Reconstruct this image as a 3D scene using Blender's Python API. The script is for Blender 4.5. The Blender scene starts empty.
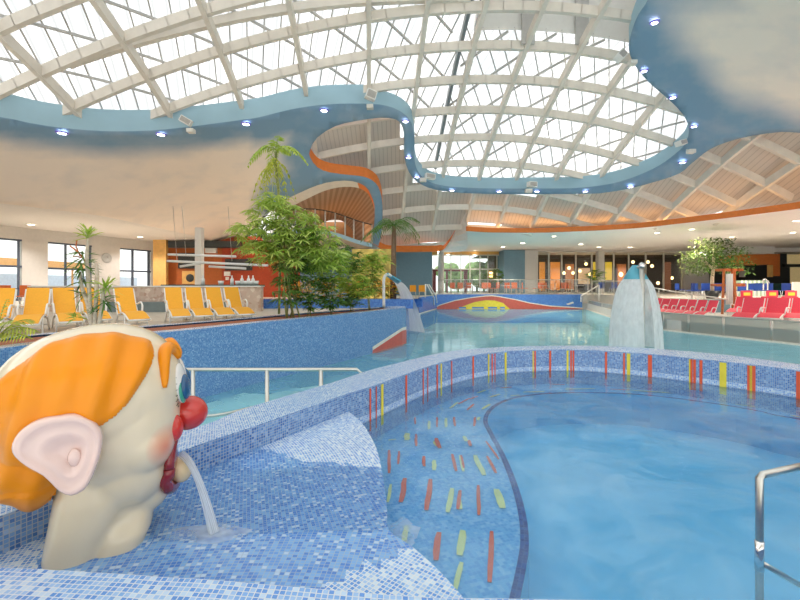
import bpy, bmesh, math, random
from mathutils import Vector, Matrix, noise
from mathutils.geometry import delaunay_2d_cdt
from mathutils.bvhtree import BVHTree
random.seed(7)
SC = bpy.context.scene
C = SC.collection
PI = math.pi
E, F, HY = 2.0, 420.0, 285.0          # eye height, focal length in pixels, horizon row

def at(px, py, Y):
    return Vector(((px-400)/F*Y, Y, E-(py-HY)/F*Y))
def onz(px, py, z):
    return at(px, py, (E-z)*F/(py-HY))
def R(lo, hi): return random.uniform(lo, hi)

# ---------------------------------------------------------------- materials
def new_mat(name):
    m = bpy.data.materials.new(name); m.use_nodes = True
    nt = m.node_tree; nt.nodes.clear()
    out = nt.nodes.new('ShaderNodeOutputMaterial')
    return m, nt, out
def lk(nt, a, b): nt.links.new(a, b)
def node(nt, t, **kw):
    n = nt.nodes.new(t)
    for k, v in kw.items(): setattr(n, k, v)
    return n
def col4(c): return (c[0], c[1], c[2], 1)
def mat(name, c, rough=.5, metal=0, var=.08, scale=6, spec=.5, bump=0, coat=0, emit=0, trans=0):
    m, nt, out = new_mat(name)
    b = node(nt, 'ShaderNodeBsdfPrincipled')
    b.inputs['Roughness'].default_value = rough; b.inputs['Metallic'].default_value = metal
    b.inputs['Specular IOR Level'].default_value = spec
    b.inputs['Coat Weight'].default_value = coat
    if trans: b.inputs['Transmission Weight'].default_value = trans
    tc = node(nt, 'ShaderNodeTexCoord'); nz = node(nt, 'ShaderNodeTexNoise')
    nz.inputs['Scale'].default_value = scale; nz.inputs['Detail'].default_value = 3
    lk(nt, tc.outputs['Object'], nz.inputs['Vector'])
    cr = node(nt, 'ShaderNodeValToRGB')
    cr.color_ramp.elements[0].position = .3; cr.color_ramp.elements[1].position = .7
    cr.color_ramp.elements[0].color = col4([x*(1-var) for x in c]); cr.color_ramp.elements[1].color = col4([min(1, x*(1+var)) for x in c])
    lk(nt, nz.outputs['Fac'], cr.inputs['Fac']); lk(nt, cr.outputs['Color'], b.inputs['Base Color'])
    if bump:
        bp = node(nt, 'ShaderNodeBump'); bp.inputs['Strength'].default_value = bump; bp.inputs['Distance'].default_value = .02
        lk(nt, nz.outputs['Fac'], bp.inputs['Height']); lk(nt, bp.outputs['Normal'], b.inputs['Normal'])
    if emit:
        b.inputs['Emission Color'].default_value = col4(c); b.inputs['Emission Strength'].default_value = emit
    lk(nt, b.outputs[0], out.inputs['Surface'])
    return m
def emis(name, c, s):
    m, nt, out = new_mat(name); e = node(nt, 'ShaderNodeEmission')
    e.inputs['Color'].default_value = col4(c); e.inputs['Strength'].default_value = s
    lk(nt, e.outputs[0], out.inputs['Surface']); return m
def mosaic(name, pitch, cols, grout, gw=.12, rough=.18, gv=0):
    """small glazed tiles laid on the UV grid (UV in metres); cols = [(upto, colour), ...]"""
    m, nt, out = new_mat(name)
    b = node(nt, 'ShaderNodeBsdfPrincipled'); b.inputs['Roughness'].default_value = rough
    uv = node(nt, 'ShaderNodeUVMap')
    sc = node(nt, 'ShaderNodeVectorMath', operation='SCALE'); sc.inputs['Scale'].default_value = 1/pitch
    lk(nt, uv.outputs[0], sc.inputs[0])
    fl = node(nt, 'ShaderNodeVectorMath', operation='FLOOR'); lk(nt, sc.outputs[0], fl.inputs[0])
    wn = node(nt, 'ShaderNodeTexWhiteNoise', noise_dimensions='2D'); lk(nt, fl.outputs[0], wn.inputs['Vector'])
    cr = node(nt, 'ShaderNodeValToRGB'); cr.color_ramp.interpolation = 'CONSTANT'
    el = cr.color_ramp.elements
    pos = 0
    for i, (w, c) in enumerate(cols):
        e = el[i] if i < 2 else el.new(pos)
        e.position = pos; e.color = col4(c); pos = w
    lk(nt, wn.outputs['Value'], cr.inputs['Fac'])
    fr = node(nt, 'ShaderNodeVectorMath', operation='FRACTION'); lk(nt, sc.outputs[0], fr.inputs[0])
    sb = node(nt, 'ShaderNodeVectorMath', operation='SUBTRACT'); sb.inputs[1].default_value = (.5, .5, 0)
    lk(nt, fr.outputs[0], sb.inputs[0])
    ab = node(nt, 'ShaderNodeVectorMath', operation='ABSOLUTE'); lk(nt, sb.outputs[0], ab.inputs[0])
    sp = node(nt, 'ShaderNodeSeparateXYZ'); lk(nt, ab.outputs[0], sp.inputs[0])
    mx = node(nt, 'ShaderNodeMath', operation='MAXIMUM'); lk(nt, sp.outputs[0], mx.inputs[0]); lk(nt, sp.outputs[1], mx.inputs[1])
    gt = node(nt, 'ShaderNodeMath', operation='GREATER_THAN'); gt.inputs[1].default_value = .5-gw/2
    lk(nt, mx.outputs[0], gt.inputs[0])
    mi = node(nt, 'ShaderNodeMix', data_type='RGBA'); lk(nt, gt.outputs[0], mi.inputs['Factor'])
    lk(nt, cr.outputs['Color'], mi.inputs['A']); mi.inputs['B'].default_value = col4(grout)
    lk(nt, mi.outputs['Result'], b.inputs['Base Color'])
    ra = node(nt, 'ShaderNodeMapRange'); ra.inputs['To Min'].default_value = rough; ra.inputs['To Max'].default_value = .7
    lk(nt, gt.outputs[0], ra.inputs['Value']); lk(nt, ra.outputs[0], b.inputs['Roughness'])
    lk(nt, b.outputs[0], out.inputs['Surface'])
    return m
def water(name, tint, rough=.03, bscale=3, bstr=.25, stretch=(1, 1, 1), fmul=1.0, veil=None):
    m, nt, out = new_mat(name)
    tc = node(nt, 'ShaderNodeTexCoord'); mp = node(nt, 'ShaderNodeMapping'); mp.inputs['Scale'].default_value = stretch
    nz = node(nt, 'ShaderNodeTexNoise'); nz.inputs['Scale'].default_value = bscale; nz.inputs['Detail'].default_value = 4; nz.inputs['Distortion'].default_value = .6
    lk(nt, tc.outputs['Object'], mp.inputs[0]); lk(nt, mp.outputs[0], nz.inputs['Vector'])
    bp = node(nt, 'ShaderNodeBump'); bp.inputs['Strength'].default_value = bstr; bp.inputs['Distance'].default_value = .05
    lk(nt, nz.outputs['Fac'], bp.inputs['Height'])
    tr = node(nt, 'ShaderNodeBsdfTransparent'); tr.inputs[0].default_value = col4(tint)
    gl = node(nt, 'ShaderNodeBsdfGlossy'); gl.inputs['Roughness'].default_value = rough; lk(nt, bp.outputs[0], gl.inputs['Normal'])
    fr = node(nt, 'ShaderNodeFresnel'); fr.inputs['IOR'].default_value = 1.33; lk(nt, bp.outputs[0], fr.inputs['Normal'])
    mu = node(nt, 'ShaderNodeMath', operation='MULTIPLY', use_clamp=True); mu.inputs[1].default_value = fmul; lk(nt, fr.outputs[0], mu.inputs[0])
    mi = node(nt, 'ShaderNodeMixShader'); lk(nt, mu.outputs[0], mi.inputs[0])
    src = tr
    if veil:                                   # diffuse veil: body tint plus pale streaks painted for blurred skylight reflection
        df = node(nt, 'ShaderNodeBsdfDiffuse'); df.inputs[0].default_value = col4(veil[0])
        m2 = node(nt, 'ShaderNodeMixShader')
        rp = node(nt, 'ShaderNodeMapRange'); rp.inputs['From Min'].default_value = .35; rp.inputs['From Max'].default_value = .75
        rp.inputs['To Min'].default_value = veil[1]; rp.inputs['To Max'].default_value = veil[2]
        lk(nt, nz.outputs['Fac'], rp.inputs[0]); lk(nt, rp.outputs[0], m2.inputs[0])
        lk(nt, tr.outputs[0], m2.inputs[1]); lk(nt, df.outputs[0], m2.inputs[2]); src = m2
    lk(nt, src.outputs[0], mi.inputs[1]); lk(nt, gl.outputs[0], mi.inputs[2])
    lk(nt, mi.outputs[0], out.inputs['Surface']); return m
def glass(name, tint=(.9, .93, .92), refl=.08, rough=.02, frost=0, fcol=(.8, .85, .85)):
    m, nt, out = new_mat(name)
    tr = node(nt, 'ShaderNodeBsdfTransparent'); tr.inputs[0].default_value = col4(tint)
    gl = node(nt, 'ShaderNodeBsdfGlossy'); gl.inputs['Roughness'].default_value = rough
    mi = node(nt, 'ShaderNodeMixShader'); fr = node(nt, 'ShaderNodeFresnel'); fr.inputs[0].default_value = 1.3+refl
    lk(nt, fr.outputs[0], mi.inputs[0]); src = tr
    if frost:
        df = node(nt, 'ShaderNodeBsdfDiffuse'); df.inputs[0].default_value = col4(fcol)
        tl = node(nt, 'ShaderNodeBsdfTranslucent'); tl.inputs[0].default_value = col4(fcol)
        ad = node(nt, 'ShaderNodeMixShader'); ad.inputs[0].default_value = .5
        lk(nt, df.outputs[0], ad.inputs[1]); lk(nt, tl.outputs[0], ad.inputs[2])
        m2 = node(nt, 'ShaderNodeMixShader'); m2.inputs[0].default_value = frost
        lk(nt, tr.outputs[0], m2.inputs[1]); lk(nt, ad.outputs[0], m2.inputs[2]); src = m2
    lk(nt, src.outputs[0], mi.inputs[1]); lk(nt, gl.outputs[0], mi.inputs[2])
    lk(nt, mi.outputs[0], out.inputs['Surface']); return m
def veilmat(name, c, lo, hi, scale, stretch):
    """falling water: streaks of scattering white between clear film, along UV v"""
    m, nt, out = new_mat(name)
    uv = node(nt, 'ShaderNodeUVMap'); mp = node(nt, 'ShaderNodeMapping'); mp.inputs['Scale'].default_value = stretch
    lk(nt, uv.outputs[0], mp.inputs[0])
    nz = node(nt, 'ShaderNodeTexNoise'); nz.inputs['Scale'].default_value = scale; nz.inputs['Detail'].default_value = 3
    lk(nt, mp.outputs[0], nz.inputs['Vector'])
    rp = node(nt, 'ShaderNodeMapRange'); rp.inputs['From Min'].default_value = .3; rp.inputs['From Max'].default_value = .7
    rp.inputs['To Min'].default_value = lo; rp.inputs['To Max'].default_value = hi; lk(nt, nz.outputs['Fac'], rp.inputs[0])
    tr = node(nt, 'ShaderNodeBsdfTransparent')
    df = node(nt, 'ShaderNodeBsdfDiffuse'); df.inputs[0].default_value = col4(c)
    tl = node(nt, 'ShaderNodeBsdfTranslucent'); tl.inputs[0].default_value = col4(c)
    ad = node(nt, 'ShaderNodeMixShader'); ad.inputs[0].default_value = .5
    lk(nt, df.outputs[0], ad.inputs[1]); lk(nt, tl.outputs[0], ad.inputs[2])
    mi = node(nt, 'ShaderNodeMixShader'); lk(nt, rp.outputs[0], mi.inputs[0])
    lk(nt, tr.outputs[0], mi.inputs[1]); lk(nt, ad.outputs[0], mi.inputs[2])
    lk(nt, mi.outputs[0], out.inputs['Surface']); return m
def striped(name, c1, c2, per, axis=0, duty=.5, rough=.6, coord='UV', soft=False):
    """plank / rib pattern along one UV or object axis"""
    m, nt, out = new_mat(name)
    b = node(nt, 'ShaderNodeBsdfPrincipled'); b.inputs['Roughness'].default_value = rough
    src = node(nt, 'ShaderNodeUVMap').outputs[0] if coord == 'UV' else node(nt, 'ShaderNodeTexCoord').outputs['Object']
    sp = node(nt, 'ShaderNodeSeparateXYZ'); lk(nt, src, sp.inputs[0])
    mu = node(nt, 'ShaderNodeMath', operation='MULTIPLY'); mu.inputs[1].default_value = 1/per; lk(nt, sp.outputs[axis], mu.inputs[0])
    fr = node(nt, 'ShaderNodeMath', operation='FRACT'); lk(nt, mu.outputs[0], fr.inputs[0])
    gt = node(nt, 'ShaderNodeMath', operation='GREATER_THAN'); gt.inputs[1].default_value = duty; lk(nt, fr.outputs[0], gt.inputs[0])
    mi = node(nt, 'ShaderNodeMix', data_type='RGBA'); lk(nt, gt.outputs[0], mi.inputs['Factor'])
    mi.inputs['A'].default_value = col4(c1); mi.inputs['B'].default_value = col4(c2)
    lk(nt, mi.outputs['Result'], b.inputs['Base Color']); lk(nt, b.outputs[0], out.inputs['Surface']); return m
def stone(name):
    m, nt, out = new_mat(name)
    b = node(nt, 'ShaderNodeBsdfPrincipled'); b.inputs['Roughness'].default_value = .6
    tc = node(nt, 'ShaderNodeTexCoord'); v = node(nt, 'ShaderNodeTexVoronoi'); v.inputs['Scale'].default_value = 9
    lk(nt, tc.outputs['Object'], v.inputs['Vector'])
    sp = node(nt, 'ShaderNodeSeparateColor'); lk(nt, v.outputs['Color'], sp.inputs[0])
    cr = node(nt, 'ShaderNodeValToRGB'); e = cr.color_ramp.elements
    e[0].color = (.50, .30, .22, 1); e[1].color = (.78, .66, .55, 1); n = e.new(.35); n.color = (.62, .48, .38, 1); n = e.new(.7); n.color = (.60, .42, .33, 1)
    lk(nt, sp.outputs[0], cr.inputs['Fac']); lk(nt, cr.outputs['Color'], b.inputs['Base Color'])
    lk(nt, b.outputs[0], out.inputs['Surface']); return m
def attrmix(name, a, b_, attr, rough=.8, nz_amt=.55, coat=0):
    m, nt, out = new_mat(name)
    b = node(nt, 'ShaderNodeBsdfPrincipled'); b.inputs['Roughness'].default_value = rough
    at_ = node(nt, 'ShaderNodeAttribute', attribute_name=attr)
    tc = node(nt, 'ShaderNodeTexCoord'); nz = node(nt, 'ShaderNodeTexNoise'); nz.inputs['Scale'].default_value = .9; nz.inputs['Detail'].default_value = 5
    lk(nt, tc.outputs['Object'], nz.inputs['Vector'])
    s = node(nt, 'ShaderNodeMath', operation='SUBTRACT'); s.inputs[1].default_value = .5; lk(nt, nz.outputs['Fac'], s.inputs[0])
    k = node(nt, 'ShaderNodeMath', operation='MULTIPLY_ADD', use_clamp=True); k.inputs[1].default_value = nz_amt; b.inputs['Coat Weight'].default_value = coat
    lk(nt, s.outputs[0], k.inputs[0]); lk(nt, at_.outputs['Fac'], k.inputs[2])
    mi = node(nt, 'ShaderNodeMix', data_type='RGBA'); lk(nt, k.outputs[0], mi.inputs['Factor'])
    mi.inputs['A'].default_value = col4(a); mi.inputs['B'].default_value = col4(b_)
    lk(nt, mi.outputs['Result'], b.inputs['Base Color']); lk(nt, b.outputs[0], out.inputs['Surface']); return m

BD, BM, BL, BW = (.035, .13, .46), (.09, .27, .66), (.25, .47, .80), (.55, .70, .88)
GR = (.62, .64, .66)
M = {}
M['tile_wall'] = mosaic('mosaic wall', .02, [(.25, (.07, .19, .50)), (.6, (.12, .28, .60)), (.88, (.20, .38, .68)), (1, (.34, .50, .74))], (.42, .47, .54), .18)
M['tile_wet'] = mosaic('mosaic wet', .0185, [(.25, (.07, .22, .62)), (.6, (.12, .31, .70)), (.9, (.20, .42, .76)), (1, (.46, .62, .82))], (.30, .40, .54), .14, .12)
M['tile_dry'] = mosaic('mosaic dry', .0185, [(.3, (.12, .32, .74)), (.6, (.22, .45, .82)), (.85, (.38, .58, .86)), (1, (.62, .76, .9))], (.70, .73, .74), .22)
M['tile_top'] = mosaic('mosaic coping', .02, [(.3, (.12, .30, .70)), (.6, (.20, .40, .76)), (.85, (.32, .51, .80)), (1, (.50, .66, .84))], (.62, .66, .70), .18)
M['tile_planter'] = mosaic('mosaic planter', .022, [(.3, (.09, .23, .52)), (.6, (.13, .29, .58)), (.9, (.18, .36, .63)), (1, (.30, .47, .70))], (.24, .36, .56), .1)
M['tile_far'] = mosaic('mosaic far wall', .05, [(.5, (.06, .19, .62)), (1, (.10, .27, .70))], (.2, .36, .7), .08)
M['tile_bench'] = mosaic('mosaic bench', .025, [(.4, (.13, .40, .76)), (.8, (.19, .49, .82)), (1, (.30, .58, .86))], (.2, .48, .78), .1)
M['navy'] = mosaic('mosaic navy', .025, [(.5, (.02, .05, .24)), (1, (.03, .09, .34))], (.06, .12, .3), .1)
M['deep'] = mat('pool floor blue', (.17, .56, .84), .4, var=.05, scale=2)
M['turq'] = mat('pool floor turquoise', (.64, .84, .87), .4, var=.04, scale=.6)
M['turq_pale'] = mat('pool floor pale', (.80, .93, .88), .4, var=.06, scale=1.5)
M['t_red'] = mat('tile red', (.85, .13, .05), .2)
M['t_yel'] = mat('tile yellow', (.90, .72, .06), .2)
M['t_pyel'] = mat('tile pale yellow', (.85, .85, .35), .2)
M['t_white'] = mat('tile cream', (.85, .80, .70), .3)
M['t_mred'] = mat('tile brick red', (.62, .12, .09), .3)
M['water_up'] = water('basin water', (.84, .94, .98), .08, 2.2, .35, (1, 1, 1), .75, ((.55, .78, .92), .03, .26))
M['water_main'] = water('main pool water', (.80, .96, .98), .05, 1.1, .16, (1, 1, 1), .6, ((.36, .80, .97), .28, .44))
M['film'] = water('water film', (.99, 1, 1), .05, 9, .5, (1, 1, 1), .6)
M['white'] = mat('white paint', (.80, .78, .74), .7, var=.02)
M['soffit'] = mat('soffit plaster', (.84, .80, .76), .8, var=.02)
M['pillar'] = mat('pillar plaster', (.66, .63, .59), .8, var=.03)
M['fascia'] = mat('light blue fascia', (.36, .55, .66), .7, var=.04, scale=1)
M['fascia2'] = mat('blue fascia', (.16, .34, .55), .7, var=.04)
M['cloud'] = attrmix('painted clouds', (.20, .34, .48), (.92, .82, .73), 'cloud')
M['orange'] = mat('orange paint', (.80, .22, .04), .6, var=.05)
M['beam'] = mat('roof beam', (.76, .70, .62), .6, var=.05, scale=3)
M['bar'] = mat('roof glazing bar', (.50, .49, .47), .5, var=.04)
M['bar_dk'] = mat('roof valley girder', (.24, .26, .27), .5)
M['planks'] = striped('roof planks', (.72, .65, .59), (.58, .52, .47), .22, 0, .82)
M['roofglass0'] = glass('roof panels', (.93, .97, 1), .02, .1, .10, (.9, .93, .95))
def roofmat():
    m, nt, out = new_mat('ribbed roof panels')
    uv = node(nt, 'ShaderNodeUVMap'); sp = node(nt, 'ShaderNodeSeparateXYZ'); lk(nt, uv.outputs[0], sp.inputs[0])
    ad = node(nt, 'ShaderNodeMath', operation='MULTIPLY_ADD'); ad.inputs[1].default_value = .4; lk(nt, sp.outputs[1], ad.inputs[0]); lk(nt, sp.outputs[0], ad.inputs[2])
    mu = node(nt, 'ShaderNodeMath', operation='MULTIPLY'); mu.inputs[1].default_value = 2.4; lk(nt, ad.outputs[0], mu.inputs[0])
    fr = node(nt, 'ShaderNodeMath', operation='FRACT'); lk(nt, mu.outputs[0], fr.inputs[0])
    gt = node(nt, 'ShaderNodeMath', operation='GREATER_THAN'); gt.inputs[1].default_value = .8; lk(nt, fr.outputs[0], gt.inputs[0])
    nz = node(nt, 'ShaderNodeTexNoise'); nz.inputs['Scale'].default_value = .35; lk(nt, uv.outputs[0], nz.inputs['Vector'])
    cr = node(nt, 'ShaderNodeValToRGB'); cr.color_ramp.elements[0].color = (.40, .46, .50, 1); cr.color_ramp.elements[1].color = (.74, .77, .78, 1)
    cr.color_ramp.elements[0].position = .35; cr.color_ramp.elements[1].position = .6; lk(nt, nz.outputs['Fac'], cr.inputs['Fac'])
    mi = node(nt, 'ShaderNodeMix', data_type='RGBA'); lk(nt, gt.outputs[0], mi.inputs['Factor']); lk(nt, cr.outputs[0], mi.inputs['A']); mi.inputs['B'].default_value = (.30, .32, .33, 1)
    tr = node(nt, 'ShaderNodeBsdfTransparent'); lk(nt, mi.outputs['Result'], tr.inputs[0])
    df = node(nt, 'ShaderNodeBsdfTranslucent'); df.inputs[0].default_value = (.9, .92, .94, 1)
    ms = node(nt, 'ShaderNodeMixShader'); ms.inputs[0].default_value = .25; lk(nt, tr.outputs[0], ms.inputs[1]); lk(nt, df.outputs[0], ms.inputs[2])
    lk(nt, ms.outputs[0], out.inputs['Surface']); return m
M['roofglass'] = roofmat()
M['deck'] = mat('beige deck tiles', (.62, .54, .43), .45, var=.06, scale=3)
M['deck2'] = mat('grey deck tiles', (.62, .59, .54), .35, var=.06, scale=3)
M['soil'] = mat('red bark soil', (.36, .12, .06), .9, var=.35, scale=40, bump=.6)
M['steel'] = mat('brushed steel', (.62, .60, .55), .28, 1, var=.05, scale=20)
M['chrome'] = mat('polished steel', (.8, .8, .8), .12, 1, var=.02)
M['yellow'] = mat('yellow sling fabric', (.95, .43, .02), .6, var=.04, scale=30)
M['red'] = mat('red sling fabric', (.85, .06, .10), .6, var=.06, scale=30)
M['wplastic'] = mat('white plastic', (.85, .84, .80), .4, var=.02)
M['stone'] = stone('stone cladding')
M['dk'] = mat('dark panel', (.035, .04, .04), .4)
M['dgreen'] = mat('dark green counter', (.02, .07, .06), .2)
M['dgrey'] = mat('dark grey panel', (.16, .20, .20), .5)
M['bar_or'] = mat('bar orange wall', (.48, .12, .02), .6)
M['bar_rd'] = mat('bar red orange wall', (.48, .06, .012), .6)
M['tan'] = mat('amber wall', (.80, .46, .14), .6)
M['bluewall'] = mat('grey blue wall', (.16, .28, .36), .7, var=.05)
M['win'] = glass('window glass', (.86, .92, .93), .12)
M['winframe'] = mat('window frame', (.08, .10, .14), .4)
M['wframe'] = mat('pale frame', (.62, .60, .54), .4)
M['frost'] = glass('frosted glass', (.80, .85, .82), .1, .1, .62, (.80, .80, .74))
M['clear'] = glass('rail glass', (.93, .95, .95), .05, .03, .05, (.7, .72, .72))
M['wood'] = mat('orange stained wood', (.52, .14, .03), .4, var=.2, scale=9)
M['blue_pl'] = mat('blue plastic', (.02, .07, .36), .4)
M['or_pl'] = mat('orange plastic', (.80, .16, .03), .4)
M['tabl'] = mat('pale table top', (.72, .70, .64), .4)
M['towel'] = mat('white towelling', (.82, .82, .80), .9, bump=.4, scale=60)
M['bark'] = mat('plant bark', (.20, .12, .07), .8, var=.3, scale=25)
M['bark_pale'] = mat('pale plant stem', (.62, .50, .38), .8, var=.2, scale=25)
M['cane'] = mat('bamboo cane', (.22, .24, .07), .5, var=.3, scale=12)
def leafmat(name, c, c2):
    m, nt, out = new_mat(name)
    b = node(nt, 'ShaderNodeBsdfPrincipled'); b.inputs['Roughness'].default_value = .4
    g = node(nt, 'ShaderNodeNewGeometry'); cr = node(nt, 'ShaderNodeValToRGB')
    cr.color_ramp.elements[0].color = col4(c); cr.color_ramp.elements[1].color = col4(c2)
    lk(nt, g.outputs['Random Per Island'], cr.inputs['Fac']); lk(nt, cr.outputs[0], b.inputs['Base Color'])
    t = node(nt, 'ShaderNodeBsdfTranslucent'); lk(nt, cr.outputs[0], t.inputs[0])
    mi = node(nt, 'ShaderNodeMixShader'); mi.inputs[0].default_value = .35
    lk(nt, b.outputs[0], mi.inputs[1]); lk(nt, t.outputs[0], mi.inputs[2]); lk(nt, mi.outputs[0], out.inputs['Surface'])
    return m
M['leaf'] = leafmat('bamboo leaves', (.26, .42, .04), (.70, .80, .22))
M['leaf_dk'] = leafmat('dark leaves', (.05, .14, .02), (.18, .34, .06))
M['leaf_yel'] = leafmat('yellow green leaves', (.32, .42, .05), (.72, .72, .10))
M['leaf_br'] = leafmat('bright green leaves', (.26, .42, .05), (.60, .72, .12))
M['leaf_or'] = leafmat('leaves painted amber lit', (.75, .28, .02), (.85, .60, .04))  # amber light falling on the shrubs, painted as leaf colour
M['skin'] = mat('glossy cream paint', (.78, .60, .36), .25, var=.03, scale=3, coat=.3)
M['hair'] = mat('glossy orange paint', (.84, .27, .0), .33, var=.04, scale=4, coat=.08, spec=.35)
M['ear'] = mat('glossy pink paint', (.82, .60, .54), .25, var=.03, coat=.5)
M['nose'] = mat('glossy red paint', (.60, .03, .02), .2, var=.03, coat=.6)
M['lips'] = mat('dark red paint', (.26, .012, .02), .2, coat=.5)
M['cheek'] = mat('blush paint', (.80, .50, .36), .3, var=.02, coat=.4)
M['eyeblue'] = mat('eye blue paint', (.01, .09, .22), .15, coat=.6)
M['eyegreen'] = mat('eye green paint', (.05, .35, .25), .2, coat=.4)
M['eyewhite'] = mat('eye white paint', (.82, .80, .76), .2, coat=.4)
M['black'] = mat('black paint', (.01, .01, .01), .3)
M['jet'] = veilmat('water jet', (.88, .93, .97), .35, .85, 6, (6, 1, 1))
M['veil'] = veilmat('falling water', (.97, .97, .97), .75, .99, 5, (7, .35, 1))
M['splash'] = veilmat('splash foam', (.9, .94, .97), .0, .55, 6, (1, 1, 1))
M['cap'] = mat('fountain turquoise', (.12, .45, .58), .3)
M['lamp'] = emis('downlight lens', (1, .86, .62), 9)
M['lampv'] = emis('violet white lens', (.80, .80, 1), 8)
M['halo'] = mat('violet lamp trim', (.25, .2, .85), .3)
M['lampw'] = emis('warm lamp', (1, .55, .2), 5)
M['brown'] = striped('brown planking', (.30, .17, .10), (.42, .27, .18), .35, 0, .5)

# ---------------------------------------------------------------- mesh helpers
class MB:
    def __init__(s): s.bm = bmesh.new(); s.uv = s.bm.loops.layers.uv.new('UVMap')
    def face(s, pts, uvs=None, mi=0, smooth=False):
        vs = [s.bm.verts.new(p) for p in pts]
        try: f = s.bm.faces.new(vs)
        except ValueError: return None
        f.material_index = mi; f.smooth = smooth
        if uvs:
            for l, u in zip(f.loops, uvs): l[s.uv].uv = u
        else: s._box_uv(f)
        return f
    def _box_uv(s, f):
        f.normal_update(); n = f.normal
        for l in f.loops:
            p = l.vert.co
            if abs(n.z) > .7: l[s.uv].uv = (p.x, p.y)
            else:
                t = Vector((-n.y, n.x, 0)); t = t.normalized() if t.length > 1e-6 else Vector((1, 0, 0))
                l[s.uv].uv = (p.dot(t), p.z)
    def box(s, c, size, rz=0, mi=0, mat4=None, taper=1):
        hx, hy, hz = size[0]/2, size[1]/2, size[2]/2
        mt = mat4 if mat4 is not None else Matrix.Translation(Vector(c)) @ Matrix.Rotation(rz, 4, 'Z')
        P = [mt @ Vector((sx*hx*(taper if sz > 0 else 1), sy*hy*(taper if sz > 0 else 1), sz*hz)) for sz in (-1, 1) for sx, sy in ((-1, -1), (1, -1), (1, 1), (-1, 1))]
        for idx in ((0, 3, 2, 1), (4, 5, 6, 7), (0, 1, 5, 4), (1, 2, 6, 5), (2, 3, 7, 6), (3, 0, 4, 7)):
            s.face([P[i] for i in idx], mi=mi)
    def beam(s, a, b, w, h, mi=0):
        a, b = Vector(a), Vector(b); d = (b-a); L = d.length
        if L < 1e-6: return
        q = d.to_track_quat('X', 'Z').to_matrix().to_4x4()
        s.box(None, (L, w, h), mat4=Matrix.Translation((a+b)/2) @ q, mi=mi)
    def tube(s, pts, r, n=8, mi=0, cap=True, smooth=True):
        pts = [Vector(p) for p in pts]; rs = r if isinstance(r, (list, tuple)) else [r]*len(pts)
        rings = []; up = None
        for i, p in enumerate(pts):
            d = (pts[min(i+1, len(pts)-1)]-pts[max(i-1, 0)]).normalized()
            if up is None:
                up = Vector((0, 0, 1)) if abs(d.z) < .9 else Vector((1, 0, 0))
            u = (up - d*up.dot(d))
            u = u.normalized() if u.length > 1e-5 else d.orthogonal().normalized()
            up = u; v = d.cross(u)
            rings.append([s.bm.verts.new(p+(u*math.cos(2*PI*k/n)+v*math.sin(2*PI*k/n))*rs[i]) for k in range(n)])
        L = 0
        for i in range(len(rings)-1):
            dl = (pts[i+1]-pts[i]).length
            for k in range(n):
                f = s.bm.faces.new((rings[i][k], rings[i][(k+1) % n], rings[i+1][(k+1) % n], rings[i+1][k]))
                f.smooth = smooth; f.material_index = mi
                uu = (k/n, (k+1)/n, (k+1)/n, k/n)
                for l, a, b in zip(f.loops, uu, (L, L, L+dl, L+dl)): l[s.uv].uv = (a, b)
            L += dl
        if cap:
            for rg in (rings[0][::-1], rings[-1]):
                f = s.bm.faces.new(rg); f.material_index = mi
    def lathe(s, prof, c, n=24, mi=0, smooth=True):
        c = Vector(c); rings = []
        for r, z in prof: rings.append([c+Vector((r*math.cos(2*PI*k/n), r*math.sin(2*PI*k/n), z)) for k in range(n)])
        L = 0
        for i in range(len(rings)-1):
            dl = math.hypot(prof[i+1][0]-prof[i][0], prof[i+1][1]-prof[i][1])
            for k in range(n):
                k2 = (k+1) % n
                s.face([rings[i][k], rings[i][k2], rings[i+1][k2], rings[i+1][k]], [(k/n, L), ((k+1)/n, L), ((k+1)/n, L+dl), (k/n, L+dl)], mi, smooth)
            L += dl
    def ribbon(s, A, B, mi=0, v0=0, smooth=False):
        u = 0
        for i in range(len(A)-1):
            a0, a1, b0, b1 = Vector(A[i]), Vector(A[i+1]), Vector(B[i]), Vector(B[i+1])
            du = ((a1-a0).length+(b1-b0).length)/2; w0 = (b0-a0).length; w1 = (b1-a1).length
            s.face([a0, a1, b1, b0], [(u, v0), (u+du, v0), (u+du, v0+w1), (u, v0+w0)], mi, smooth)
            u += du
    def poly(s, pts, z=None, mi=0, rot=0, step=None):
        """horizontal polygon, triangulated"""
        P = [Vector((p[0], p[1])) for p in pts]; n = len(P)
        r = delaunay_2d_cdt(P, [(i, (i+1) % n) for i in range(n)], [], 1, 1e-5)
        cr, sr = math.cos(rot), math.sin(rot)
        for f in r[2]:
            q = [Vector((r[0][i].x, r[0][i].y, z)) for i in f]
            if (q[1]-q[0]).cross(q[2]-q[0]).z < 0: q = q[::-1]
            s.face(q, [(p.x*cr+p.y*sr, -p.x*sr+p.y*cr) for p in q], mi)
    def prism(s, pts, z0, z1, mi=0, side=None):
        s.poly(pts, z1, mi); s.poly(pts, z0, mi)
        n = len(pts); A = [Vector((p[0], p[1], z0)) for p in pts]; B = [Vector((p[0], p[1], z1)) for p in pts]
        s.ribbon(A+[A[0]], B+[B[0]], mi if side is None else side)
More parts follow.
